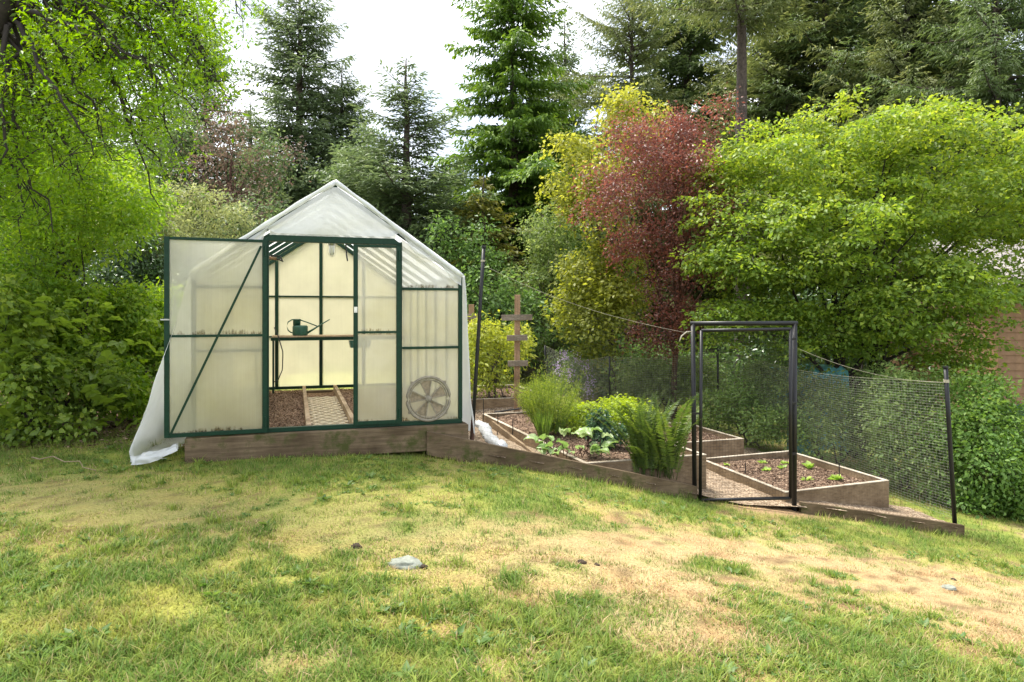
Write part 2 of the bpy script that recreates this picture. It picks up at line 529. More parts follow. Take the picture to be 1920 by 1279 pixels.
# ------------------------------------------------------------------ leaves
def leafset(c, axis, nor, L, W, rnd, six=False, cup=0.12):
    """a batch of leaves: c base points, axis growth direction, nor blade normal"""
    c = np.asarray(c, float); n = len(c)
    axis = nrm(axis)
    side = nrm(np.cross(axis, nor)); nn = np.cross(side, axis)
    L = np.broadcast_to(L, (n,))[:, None]; W = np.broadcast_to(W, (n,))[:, None]
    if not six:
        mid = c + axis * L * 0.45
        v = np.stack([c, mid + side * W * .5 + nn * W * cup, c + axis * L - nn * L * 0.08, mid - side * W * .5 + nn * W * cup], 1)
        base = np.arange(n)[:, None] * 4
        f = [np.concatenate([base + [0, 1, 2], base + [0, 2, 3]])]
        k = 4
    else:
        a1 = c + axis * L * 0.3; a2 = c + axis * L * 0.68 - nn * L * .03
        v = np.stack([c, a1 + side * W * .5 + nn * W * cup, a2 + side * W * .36 + nn * W * cup, c + axis * L - nn * L * 0.14,
                      a2 - side * W * .36 + nn * W * cup, a1 - side * W * .5 + nn * W * cup], 1)
        base = np.arange(n)[:, None] * 6
        f = [np.concatenate([base + [0, 1, 2, 3], base + [0, 3, 4, 5]])]
        k = 6
    return v.reshape(-1, 3), f, np.repeat(rnd, k)

def leafmesh(name, sets):
    V = []; Fq = {}; A = []; n = 0
    for v, f, r in sets:
        V.append(v); A.append(r)
        for g in f: Fq.setdefault(g.shape[1], []).append(g + n)
        n += len(v)
    return npmesh(name, np.concatenate(V), [np.concatenate(g) for g in Fq.values()], {'rnd': np.concatenate(A)})

def rvec(n): return nrm(rng.normal(size=(n, 3)))

def spray(cent, nor, rad, n, L, W, flat=0.18, droop=0.25, hue=None, six=False, out_w=1.0):
    """flattened clusters of leaves; cent (k,3), nor (k,3), rad (k,)"""
    k = len(cent)
    nor = nrm(nor)
    t1 = nrm(np.cross(nor, np.array([0.31, 0.87, 0.2]))); t2 = np.cross(nor, t1)
    r = np.sqrt(rng.random((k, n))) * rad[:, None]
    th = rng.random((k, n)) * 2 * math.pi
    rd = t1[:, None] * np.cos(th)[..., None] + t2[:, None] * np.sin(th)[..., None]
    hgt = rng.normal(size=(k, n)) * flat * rad[:, None] - droop * (r / rad[:, None]) ** 2 * rad[:, None] * 0.6
    p = cent[:, None] + rd * r[..., None] + nor[:, None] * hgt[..., None]
    ax = rd * out_w + rng.normal(size=(k, n, 3)) * 0.55 + np.array([0, 0, -droop])
    nn = nor[:, None] + rng.normal(size=(k, n, 3)) * 0.5
    h = rng.random(k) if hue is None else hue
    q = np.clip(h[:, None] * 0.55 + rng.random((k, n)) * 0.45, 0, 1)
    l = L * (0.5 + 0.9 * rng.random((k, n)) ** 1.4)
    return leafset(p.reshape(-1, 3), ax.reshape(-1, 3), nn.reshape(-1, 3), l.ravel(), (l * W / L).ravel(), q.ravel(), six)

def curve_pts(a, b, sag=0.0, n=7, wob=0.0, mid=None):
    a = np.asarray(a, float); b = np.asarray(b, float)
    t = np.linspace(0, 1, n)[:, None]
    m = (a + b) / 2 + np.array([0, 0, sag]) if mid is None else np.asarray(mid, float)
    p = (1 - t) ** 2 * a + 2 * t * (1 - t) * m + t ** 2 * b
    if wob: p[1:-1] += rng.normal(size=(n - 2, 3)) * wob
    return p

def crown_points(ells, n, shell=0.55, zmin=-9, sub=7, subr=.42, squash=1.0):
    """cluster centres on clumps that sit on a union of ellipsoids (cx,cy,cz,rx,ry,rz); returns points and outward normals"""
    E = np.array(ells, float)
    S = []
    for e in E:
        k = max(4, int(sub * (e[3] * e[4] * e[5]) ** .25 * 1.3))
        d = rvec(k * 3)
        d = d[(d[:, 2] > -.75)][:k]
        r = e[3:6] * (.52 + .44 * rng.random((len(d), 1)))
        c = e[:3] + d * r
        q = subr * (.65 + .75 * rng.random((len(d), 1)))
        rad = np.maximum(e[3:6] * q, .05) * np.array([1, 1, squash])
        S.append(np.concatenate([c, rad], 1))
        S.append(np.concatenate([e[:3], e[3:6] * .55])[None])
    S = np.concatenate(S)
    vol = (S[:, 3] * S[:, 4] * S[:, 5]) ** .62
    m = n * 3
    ch = rng.choice(len(S), m, p=vol / vol.sum())
    d = rvec(m)
    rr = (shell + (1 - shell) * rng.random(m)) * (1 + .28 * np.maximum(0, rng.normal(size=m)) * (rng.random(m) < .3))
    p = S[ch, :3] + d * S[ch, 3:6] * rr[:, None]
    ins = np.zeros(m, bool)
    for j in range(len(S)):
        q = (p - S[j, :3]) / S[j, 3:6]
        ins |= (ch != j) & ((q ** 2).sum(1) < 0.45)
    keep = (~ins) & (p[:, 2] > zmin)
    p = p[keep][:n]; d = nrm(d[keep][:n] / S[ch[keep][:n], 3:6])
    return p, d

def woody(base, crown_c, pts, r0, nl=7, bark='bark', trunk_frac=0.35, parent=None, twigs=True, stems=1, name='trunk', lean=(0, 0)):
    """trunk, main limbs and twigs that reach every leaf cluster"""
    base = np.asarray(base, float); mb = MB()
    top = base + (np.asarray(crown_c, float) - base) * trunk_frac * 2
    nodes = []
    for s in range(stems):
        b0 = base + (np.array([rng.normal() * .12, rng.normal() * .12, 0]) if stems > 1 else 0)
        tt = top + (rng.normal(size=3) * np.array([.35, .35, .15]) if stems > 1 else 0)
        tp = curve_pts(b0 - np.array([0, 0, 0.1]), tt, 0, 8, r0 * 0.35)
        mb.tube(tp, np.linspace(r0, r0 * 0.55, 8) / (1 if stems == 1 else 1.5), 8)
        nodes += list(tp[3:])
    nodes = np.array(nodes)
    far = pts[rng.choice(len(pts), min(nl, len(pts)), replace=False)]
    allp = [nodes]
    for q in far:
        st = nodes[rng.integers(len(nodes))]
        c = curve_pts(st, q, 0, 8, 0.05, (st * 0.5 + q * 0.5) + np.array([0, 0, 0.12 * np.linalg.norm(q - st)]))
        mb.tube(c, np.linspace(r0 * 0.42, r0 * 0.06, 8), 5)
        allp.append(c[2:])
    allp = np.concatenate(allp)
    if twigs:
        cap_ = len(allp) + 2 * len(pts)
        arr = np.zeros((cap_, 3)); arr[:len(allp)] = allp; na = len(allp)
        d0 = np.array([((allp - q) ** 2).sum(1).min() for q in pts])
        for qi in np.argsort(d0):
            q = pts[qi]
            a_ = arr[:na]
            dd = ((a_ - q) ** 2).sum(1) + 0.5 * np.maximum(0, a_[:, 2] - q[2]) ** 2
            st = a_[dd.argmin()]
            c = curve_pts(st, q, 0.03, 4, 0.02)
            ln_ = np.linalg.norm(q - st)
            mb.tube(c, np.linspace(min(r0 * 0.10, .004 + .008 * ln_), .002, 4), 3, cap=False)
            arr[na] = c[2]; arr[na + 1] = c[3]; na += 2
    return mb.build(name, M[bark], parent, smooth=True)

def make_tree(name, label, cat, base, ells, leaf, mat, n, per, rad, r0, bark='bark', nl=10, flat=0.18, droop=0.25, upw=0.8,
              shell=0.55, six=False, group=None, trunk_frac=0.35, stems=1, lit_h=0.0, zmin=-9, out_w=1.0, stemname='trunk', crownname='crown', sub=7, squash=1.0):
    t = thing(name, label, cat, base, group=group)
    b = np.asarray(base, float)
    E = [(e[0] - b[0], e[1] - b[1], e[2] - b[2], *e[3:]) for e in ells]
    pts, d = crown_points(E, n, shell, zmin - b[2], sub=sub, squash=squash)
    nor = d * (1 - upw) + np.array([0, 0, upw]) + rng.normal(size=d.shape) * 0.18
    rr = rad * (0.6 + 0.8 * rng.random(len(pts)))
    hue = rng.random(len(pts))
    if lit_h:  # higher clusters get lighter leaf tones, top light painted into the colour
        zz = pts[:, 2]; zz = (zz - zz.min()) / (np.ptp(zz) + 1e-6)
        hue = np.clip(hue * (1 - lit_h) + zz * lit_h, 0, 1)
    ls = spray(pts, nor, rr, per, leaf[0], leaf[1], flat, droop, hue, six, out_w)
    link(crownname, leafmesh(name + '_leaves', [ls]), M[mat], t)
    cc = np.mean(np.array(E)[:, :3], 0)
    woody((0, 0, 0), cc, pts, r0, nl, bark, trunk_frac, t, True, stems, stemname)
    return t

# ================================================================== THE GROUND
def curve_w(pl):
    q = np.array([ghit(*p) for p in pl])
    return q[np.argsort(q[:, 0])]
BT = curve_w([(-150, 880), (0, 893), (300, 908), (600, 945), (900, 966), (1200, 985), (1500, 1012), (1700, 1050), (1930, 1092)])
BB = curve_w([(-150, 960), (0, 975), (300, 1005), (600, 1035), (800, 1070), (1000, 1105), (1250, 1125), (1420, 1085), (1560, 1100), (1750, 1150), (1950, 1190)])
PATCH = [(ghit(1290, 1190), .38), (ghit(1240, 1130), .3), (ghit(1760, 1150), .35), (ghit(560, 1240), .14), (ghit(930, 1260), .16)]
TUFT = [(ghit(1340, 1060), .24), (ghit(1000, 950), .3), (ghit(760, 990), .12), (ghit(1570, 1080), .16)]
MOSS = [(ghit(200, 960), .9), (ghit(480, 1040), .5), (ghit(150, 1160), .35), (ghit(640, 1100), .55), (ghit(750, 1180), .3), (ghit(900, 880), .5), (ghit(350, 1120), .3)]

def lawn_masks(x, y):
    n1 = fbm(x * 1.7, y * 1.7, 21, 4); n2 = fbm(x * 5, y * 5, 31, 3); n3 = fbm(x * 0.8, y * 0.8, 41, 3); n4 = fbm(x * 11, y * 11, 51, 2)
    yt = np.interp(x, BT[:, 0], BT[:, 1]); yb = np.interp(x, BB[:, 0], BB[:, 1])
    wob = (n1 - .5) * 1.3 + (n2 - .5) * 1.2 + (n4 - .5) * 1.1
    dry = sstep(-0.5, 0.6, (yt - y) + wob * 0.5) * sstep(-0.7, 0.5, (y - yb) + wob * .9)
    for (c, r) in PATCH:
        dd = np.hypot(x - c[0], (y - c[1]) * 1.3) / r
        dry = np.maximum(dry, (1 - sstep(0.2, 1.6, dd + (n1 - .5) * 1.5 + (n4 - .5))) * 0.75)
    dry = np.clip(dry + (n2 - 0.55) * 1.1 * dry * (1 - dry) * 4 * 0.5, 0, 1)
    for (c, r) in TUFT:
        dd = np.hypot(x - c[0], (y - c[1])) / r
        dry = dry * sstep(0.5, 1.2, dd + (n2 - .5) * 1.2)
    dry = np.clip(dry * (0.30 + 0.75 * n2 + .55 * n4) , 0, 1)
    dry = np.maximum(dry, 0.6 * sstep(.56, .72, n4 * .5 + n1 * .5))
    dry = np.maximum(dry, 0.55 * sstep(0.60, 0.70, n1 * .6 + n2 * .4))
    moss = np.zeros_like(x)
    for (c, r) in MOSS:
        dd = np.hypot(x - c[0], (y - c[1])) / r
        moss = np.maximum(moss, 1 - sstep(0.3, 1.3, dd + (n1 - .5) * 1.2))
    moss = np.clip(moss * sstep(0.38, 0.6, n2 * .6 + n4 * .4) + sstep(0.56, 0.68, n3) * 0.5 * sstep(.4, .6, n2), 0, 1)
    left = 1 - sstep(-1.2, 1.2, x)           # towards the left the dry band is mossy and yellow
    return dry, moss, left, n1, n2, n4

def lerp3(a, b, t): return a * (1 - t[..., None]) + b * t[..., None]
def lawn_color(x, y, blade):
    dry, moss, left, n1, n2, n4 = lawn_masks(x, y)
    g1 = np.array([0.12, 0.205, 0.032]); g2 = np.array([0.29, 0.345, 0.065])
    straw = np.array([0.55, 0.40, 0.235]); straw2 = np.array([0.43, 0.265, 0.145])
    mo = np.array([0.36, 0.335, 0.07])
    if not blade:
        g1 = g1 * 0.95 + np.array([.05, .03, .01]); g2 = g2 * .95 + np.array([.04, .02, .01])
    c = lerp3(np.broadcast_to(g1, x.shape + (3,)), np.broadcast_to(g2, x.shape + (3,)), sstep(.35, .65, n1 * .5 + n4 * .5))
    c = lerp3(c, np.broadcast_to(mo, c.shape), moss * 0.62)
    st = lerp3(np.broadcast_to(straw, c.shape), np.broadcast_to(straw2, c.shape), sstep(.45, .75, n2 * .6 + n4 * .4))
    if blade:
        pick = (rng.random(x.shape) < np.clip(dry * .95 * (1 - .62 * left), 0, 1)).astype(float)
        c = lerp3(c, st, pick * .9)
    else:
        c = lerp3(c, st, np.clip(dry * .85 * (1 - 0.6 * left), 0, 1))
    if not blade:
        c = lerp3(c, np.broadcast_to(np.array([.10, .07, .035]), c.shape), 0.65 * sstep(.66, .76, n4) )
    return c, dry, moss

def spaced(a, b, near0, near1, st):
    m = np.arange(near0, near1 + st / 2, st)
    lo = near0 - np.geomspace(st, near0 - a, 26)[::-1]; hi = near1 + np.geomspace(st, b - near1, 26)
    return np.concatenate([lo, m, hi])
gx = spaced(-260, 260, -7.5, 8.5, 0.1); gy = spaced(-40, 420, 1.6, 11.0, 0.09)
GX, GY = np.meshgrid(gx, gy, indexing='ij')
GZ = gz(GX, GY)
fx, fy = GX.ravel(), GY.ravel()
gc, gd, gm = lawn_color(fx, fy, False)
# far woodland floor, dark leaf litter; bare earth under the left hedge
wf = np.maximum(sstep(16, 20, fy), sstep(0, .5, np.hypot(fx, fy - 6) - 19))
gc = lerp3(gc, np.broadcast_to(np.array([.045, .035, .02]), gc.shape), wf)
lh = sstep(-4.1, -4.9, fx + (fbm(fx * 2, fy * 2, 71) - .5) * 1.0) * sstep(6.0, 7.2, fy + (fbm(fx * 2, fy * 2, 75) - .5) * 1.2)
gc = lerp3(gc, np.broadcast_to(np.array([.12, .075, .045]), gc.shape), lh)
tc_ = ghit(1450, 955)                                                  # worn dirt in front of the gate
wd_ = (1 - sstep(.2, 1.1, np.hypot((fx - tc_[0]) * 1.3, (fy - tc_[1]) * 2.6) + (fbm(fx * 4, fy * 4, 77) - .5) * .6))
gc = lerp3(gc, np.broadcast_to(np.array([.40, .27, .15]), gc.shape), wd_)
P = np.stack([GX, GY, GZ + (fbm(GX * 9, GY * 9, 3, 2) - .5) * 0.025 * (np.abs(GX) < 9) * (GY < 12)], -1)
lawn = link('lawn', gridmesh('lawn', P, True, {'Col': np.concatenate([gc, np.ones((len(gc), 1))], 1)}), M['lawn'])
lawn['kind'] = 'structure'

# frame of the greenhouse, used to keep grass out of it
GA = R(17.6); GO = np.array([-2.846, 6.104, CAMZ - 1.104])
GW, GL, HE, HR_, HD, HB, HS = 2.44, 3.66, 1.432, 2.284, 1.787, 1.335, 0.757
ca, sa = math.cos(GA), math.sin(GA)
def G(X, Y, Z=0.0): return np.array([GO[0] + X * ca - Y * sa, GO[1] + X * sa + Y * ca, GO[2] + Z])
def Ginv(x, y):
    dx = x - GO[0]; dy = y - GO[1]
    return dx * ca + dy * sa, -dx * sa + dy * ca
# the line of the front retaining boards
FENCE_R = (np.array([4.77, 7.42]), np.array([3.72, 12.5]))
def in_garden(x, y):
    xr = np.interp(y, [7.42, 12.5], [4.77, 3.72])
    X, Y = Ginv(x, y)
    return (y > front_line(x) - 0.02) & (x > -0.84) & (x < xr) & (y < 11.2) & ((X > GW + .02) | (Y > GL))

def grass_batch(n, y0, y1, hmin, hmax, wd, detail, pw=1.0):
    y = y0 + (y1 - y0) * rng.random(n) ** pw
    x = (rng.random(n) - .5) * 2 * (0.80 * y + 0.25)
    X, Y = Ginv(x, y)
    dry, moss, left, n1, n2, n4 = lawn_masks(x, y)
    ok = ~((X > -.02) & (X < GW + .03) & (Y > -.13) & (Y < GL)) & ~in_garden(x, y)
    lhm = sstep(-4.1, -4.9, x) * sstep(6.2, 7.0, y)
    ok &= rng.random(n) > np.maximum(lhm * .93, 0)
    ok &= rng.random(n) > dry * 0.30
    wdm = 1 - sstep(.2, 1.1, np.hypot((x - tc_[0]) * 1.3, (y - tc_[1]) * 2.6))
    ok &= rng.random(n) > wdm * 1.1
    x, y = x[ok], y[ok]; n = len(x)
    c, dry, moss = lawn_color(x, y, True)
    n2 = fbm(x * 4, y * 4, 61, 3)
    edge = sstep(0.25, 0.02, np.abs(front_line(x) - y)) * (y < front_line(x))
    h = (hmin + (hmax - hmin) * rng.random(n) ** 1.5) * (0.55 + 0.9 * n2) * (1 - 0.55 * dry) * (1 - .35 * moss)
    h = h * (1 + 0.7 * edge)
    # individual blades differ: some dead, some fresh
    k = rng.random(n)
    c = c * (0.72 + 0.6 * rng.random(n))[:, None]
    dead = k < 0.16
    c[dead] = c[dead] * .35 + np.array([.36, .27, .13]) * .65
    z = gz(x, y) - 0.006
    th = rng.random(n) * 2 * math.pi
    d = np.stack([np.cos(th), np.sin(th), np.zeros(n)], 1)
    sd_ = np.stack([-np.sin(th), np.cos(th), np.zeros(n)], 1)
    lean = (0.3 + 1.3 * rng.random(n))[:, None]
    b = np.stack([x, y, z], 1); hh = h[:, None]
    up = np.array([0, 0, 1.0])
    ww = (wd * (0.6 + .8 * rng.random(n)))[:, None]
    if detail:
        m = b + up * hh * .62 + d * hh * lean * .28
        t = b + up * hh * .95 + d * hh * lean * .95
        v = np.stack([b - sd_ * ww * .5, b + sd_ * ww * .5, m + sd_ * ww * .42, m - sd_ * ww * .42, t], 1)
        i = np.arange(n)[:, None] * 5
        f = [i + [0, 1, 2, 3], i + [3, 2, 4]]
        k5 = 5
    else:
        t = b + up * hh + d * hh * lean * .7
        v = np.stack([b - sd_ * ww * .5, b + sd_ * ww * .5, t], 1)
        i = np.arange(n)[:, None] * 3
        f = [i + [0, 1, 2]]
        k5 = 3
    return v.reshape(-1, 3), f, np.repeat(np.concatenate([c, np.ones((n, 1))], 1), k5, 0)
def tufts(k, per):
    """clumps of longer grass in the green parts of the lawn"""
    y = 2.4 + 4.3 * rng.random(k * 4) ** 1.2; x = (rng.random(k * 4) - .5) * 1.6 * y
    dry, moss, left, n1, n2, n4 = lawn_masks(x, y)
    s = (dry < .3) & (y < front_line(x) - .08) & (Ginv(x, y)[1] < -.2) & (n1 > .42)
    x, y = x[s][:k], y[s][:k]; k = len(x)
    th = rng.random((k, per)) * 6.283; rr = .035 * np.sqrt(rng.random((k, per)))
    bx = x[:, None] + rr * np.cos(th); by = y[:, None] + rr * np.sin(th)
    b = np.stack([bx, by, gz(bx, by) - .006], -1).reshape(-1, 3); n = len(b)
    h = (.035 + .055 * rng.random((k, 1)) * (.5 + .8 * rng.random((k, per)))).reshape(-1, 1)
    d = np.stack([np.cos(th), np.sin(th), 0 * th], -1).reshape(-1, 3) + rng.normal(size=(n, 3)) * .3
    d[:, 2] = 0
    sd_ = nrm(np.stack([-d[:, 1], d[:, 0], d[:, 2]], 1)); up = np.array([0, 0, 1.0])
    w_ = .0026 + .0016 * rng.random((n, 1)); le = .3 + .7 * rng.random((n, 1))
    m = b + up * h * .6 + d * h * le * .3; t = b + up * h * .9 + d * h * le
    v = np.stack([b - sd_ * w_, b + sd_ * w_, m + sd_ * w_ * .8, m - sd_ * w_ * .8, t], 1).reshape(-1, 3)
    i = np.arange(n)[:, None] * 5
    base = np.array([.13, .22, .035]) + np.array([.13, .10, .02]) * rng.random((k, 1))
    c = np.repeat(base, per, 0) * (.75 + .5 * rng.random((n, 1)))
    return v, [i + [0, 1, 2, 3], i + [3, 2, 4]], np.repeat(np.concatenate([c, np.ones((n, 1))], 1), 5, 0)
bt = [tufts(480, 16), grass_batch(130000, 2.2, 4.4, .018, .062, .005, True), grass_batch(150000, 4.2, 7.6, .02, .055, .0065, False), grass_batch(26000, 7.4, 14, .03, .09, .012, False)]
V = []; FF = {}; A = []; n0 = 0
for v, f, c in bt:
    V.append(v); A.append(c)
    for g in f: FF.setdefault(g.shape[1], []).append(g + n0)
    n0 += len(v)
me = npmesh('grass', np.concatenate(V), [np.concatenate(g) for g in FF.values()], {'Col': np.concatenate(A)})
tag(link('grass', me, M['grass']), 'patchy green, mossy and straw-dry lawn grass covering the slope', 'grass', kind='stuff')

# broad-leaved lawn weeds, clumps of longer grass
def weed_set(n):
    y = 2.4 + 4.2 * rng.random(n) ** 1.4; x = (rng.random(n) - .5) * 1.6 * y
    dry, moss, left, n1, n2, n4 = lawn_masks(x, y)
    k = (dry < 0.35) & (n1 > .44) & (y < front_line(x) - .1)
    x, y = x[k], y[k]; n = len(x)
    z = gz(x, y) + .004
    m = 6
    th = rng.random((n, m)) * 6.283
    ax = np.stack([np.cos(th), np.sin(th), .35 + .5 * rng.random((n, m))], -1)
    c = np.repeat(np.stack([x, y, z], 1)[:, None], m, 1)
    nor = np.broadcast_to(np.array([0, 0, 1.0]), ax.shape) + rng.normal(size=ax.shape) * .3
    L = (.014 + .020 * rng.random((n, m))) * np.where(rng.random((n, 1)) < .05, 2.3, 1.0)
    return leafset(c.reshape(-1, 3), ax.reshape(-1, 3), nor.reshape(-1, 3), L.ravel(), L.ravel() * .45, rng.random(n * m))
M['weed'] = leafmat('lawn_weed_leaf', [(0, (0.06, 0.13, 0.022)), (1, (0.15, 0.23, 0.05))], 0.35)
tag(link('ground_cover', leafmesh('weeds', [weed_set(11000)]), M['weed']), 'small broad-leaved weeds scattered through the green lawn', 'weeds', kind='stuff')

# gravel of the garden paths
ux = np.linspace(-1.4, 4.9, 100); uy = np.linspace(6.5, 11.4, 80)
UX, UY = np.meshgrid(ux, uy, indexing='ij')
cx = .25 * (UX[:-1, :-1] + UX[1:, :-1] + UX[:-1, 1:] + UX[1:, 1:]); cy = .25 * (UY[:-1, :-1] + UY[1:, :-1] + UY[:-1, 1:] + UY[1:, 1:])
ok = in_garden(cx, cy)
UZ = gz(UX, UY) + 0.075 * (1 - np.exp(-((UX - 2.4) / 0.6) ** 2 * (UY < 8))) + 0.02 + (fbm(UX * 8, UY * 8, 8, 2) - .5) * .02
# the front row of the sheet is pulled up to the boards
ii = np.arange(UX.size).reshape(UX.shape)
q = np.stack([ii[:-1, :-1], ii[1:, :-1], ii[1:, 1:], ii[:-1, 1:]], -1)[ok]
gp = link('garden_path', npmesh('garden_path', np.stack([UX, UY, UZ], -1).reshape(-1, 3), [q], None, True), M['gravel'])
gp['kind'] = 'structure'
def pathz(x, y): return float(gz(x, y)) + 0.095

# ================================================================== THE GREENHOUSE
gh = thing('greenhouse', 'green-framed greenhouse with yellowed translucent panels and an open front door', 'greenhouse', GO, (0, 0, GA))
gm_, pl = M['green_metal'], M['poly']
def bar(name, p, q, wd=0.03, ht=0.03, up=(0, 0, 1), mat=None, par=gh):
    return MB().beam(p, q, wd, ht, up).build(name, mat or gm_, par, bevel=0.003)
def rake(X): return HE + (HR_ - HE) * (1 - abs(X - GW / 2) / (GW / 2))
q4 = GW / 4
# bottom rails
bar('bottom_rail', (-.015, 0, .02), (GW + .015, 0, .02), .055, .04)
bar('bottom_rail', (0, GL, .02), (GW, GL, .02), .04, .04)
bar('bottom_rail', (0, .03, .02), (0, GL - .02, .02), .04, .04)
bar('bottom_rail', (GW, .03, .02), (GW, GL - .02, .02), .04, .04)
# corner and wall posts
for X in (0, GW):
    for k in range(7):
        Y = GL * k / 6
        bar('post', (X, Y, .042), (X, Y, HE), .038, .042)
    bar('eave_rail', (X, 0, HE + .02), (X, GL, HE + .02), .05, .04)
    bar('wall_rail', (X, 0, HS), (X, GL, HS), .02, .022)
# gable posts and rails
for X in (q4, 2 * q4, 3 * q4):
    bar('post', (X, GL, .042), (X, GL, rake(X) - .02), .045, .036)
for X in (q4, 3 * q4):
    bar('post', (X, 0, .042), (X, 0, HD), .05 if X < 1 else .055, .045)
for Z in (HS, HB):
    bar('wall_rail', (0, GL + .002, Z), (GW, GL + .002, Z), .02, .022)
    bar('wall_rail', (.02, 0, Z), (q4 - .025, 0, Z), .03, .024)
    bar('wall_rail', (3 * q4 + .03, 0, Z), (GW - .02, 0, Z), .03, .024)
# header over the doors, its ends cut along the rake
hd = MB().prism([(q4 - .03, -.03, HD - .028), (q4 + .05, -.03, HD + .032), (3 * q4 - .05, -.03, HD + .032), (3 * q4 + .03, -.03, HD - .028)], (0, .06, 0))
hd.build('header', gm_, gh, bevel=.003)
# rafters and ridge
for k in range(7):
    Y = GL * k / 6
    for X in (0, GW):
        bar('rafter', (X, Y, HE + .03), (GW / 2, Y, HR_), .036, .042, (0, 0, 1))
bar('ridge', (GW / 2, -.01, HR_ + .012), (GW / 2, GL, HR_ + .012), .05, .05)
# glazing
def pane(poly, off, name='pane'):
    return MB().prism(poly, off).build(name, (M['gable'] if poly[0][2] > HB else M['poly_front']) if poly[0][1] == 0 and poly[1][1] == 0 else pl, gh)
g = .022; th = .006
for (a, b_) in ((0, q4), (3 * q4, GW)):
    for (z0, z1) in ((.042, HS - .013), (HS + .013, HB - .013)):
        pane([(a + g, 0, z0), (b_ - g, 0, z0), (b_ - g, 0, z1), (a + g, 0, z1)], (0, th, 0))
    z0 = HB + .013
    pane([(a + g, 0, z0), (b_ - g, 0, z0), (b_ - g, 0, rake(b_ - g) - .02), (a + g, 0, rake(a + g) - .02)], (0, th, 0))
pane([(q4 + .03, 0, HD + .034), (3 * q4 - .03, 0, HD + .034), (3 * q4 - .03, 0, rake(3 * q4 - .03) - .02), (GW / 2, 0, HR_ - .03), (q4 + .03, 0, rake(q4 + .03) - .02)], (0, th, 0))
for i in range(4):
    a, b_ = i * q4, (i + 1) * q4
    for (z0, z1) in ((.042, HS - .012), (HS + .012, HB - .012)):
        pane([(a + g, GL - .004, z0), (b_ - g, GL - .004, z0), (b_ - g, GL - .004, z1), (a + g, GL - .004, z1)], (0, th, 0))
    z0 = HB + .012
    pane([(a + g, GL - .004, z0), (b_ - g, GL - .004, z0), (b_ - g, GL - .004, rake(b_ - g) - .02), (a + g, GL - .004, rake(a + g) - .02)], (0, th, 0))
for X in (0, GW):
    for k in range(6):
        a, b_ = GL * k / 6 + g, GL * (k + 1) / 6 - g
        for (z0, z1) in ((.042, HS - .012), (HS + .012, HE)):
            pane([(X - .003, a, z0), (X - .003, b_, z0), (X - .003, b_, z1), (X - .003, a, z1)], (th, 0, 0))
# door leaves ----------------------------------------------------------------
def leaf(hinge, ang, wdt, h0, h1, sgn, brace, stain):
    """a door leaf as one part with its frame pieces and panes below it"""
    fr = MB()
    e = .02
    fr.beam((0, 0, h0), (0, 0, h1), .042, .03)
    d = link('door', fr.mesh('door_stile'), gm_, gh, hinge)
    d.rotation_euler = (0, 0, ang)
    x1 = sgn * wdt
    MB().beam((x1, 0, h0), (x1, 0, h1), .042, .03).build('stile', gm_, d, bevel=.003)
    MB().beam((sgn * .021, 0, h0 + .018), (x1 - sgn * .021, 0, h0 + .018), .028, .036).build('rail', gm_, d, bevel=.003)
    MB().beam((sgn * .021, 0, h1 - .012), (x1 - sgn * .021, 0, h1 - .012), .028, .024).build('rail', gm_, d, bevel=.003)
    zm = h0 + .885
    MB().beam((sgn * .021, 0, zm), (x1 - sgn * .021, 0, zm), .026, .022).build('rail', gm_, d, bevel=.003)
    for (a, b_) in ((h0 + .037, zm - .012), (zm + .012, h1 - .025)):
        MB().prism([(sgn * .022, .0, a), (x1 - sgn * .022, .0, a), (x1 - sgn * .022, .0, b_), (sgn * .022, .0, b_)], (0, .006, 0)).build('pane', M['poly_door'], d)
    for z in (h0 + .1, h1 - .1):
        MB().tube([(sgn * -.004, -.022, z - .045), (sgn * -.004, -.022, z + .045)], .008, 8).build('hinge', gm_, d)
    if brace:
        MB().beam((x1 - sgn * .03, -.019, h0 + .03), (sgn * .03, -.019, h1 - .06), .006, .02).build('brace', gm_, d)
        MB().box((x1 + sgn * .012, -.02, h0 + 1.03), (.07, .012, .012)).build('latch', M['galv'], d)
        # grime along the middle rail
    else:
        MB().box((x1 - sgn * .0, -.021, h0 + 1.10), (.03, .012, .055)).build('latch_plate', M['white_plastic'], d)
    return d
leaf((q4 - .01, -.075, 0), R(2.5), .80, .012, 1.765, -1, True, True)
leaf((3 * q4 - .012, -.045, 0), R(-1.5), .405, .03, 1.752, -1, False, True)

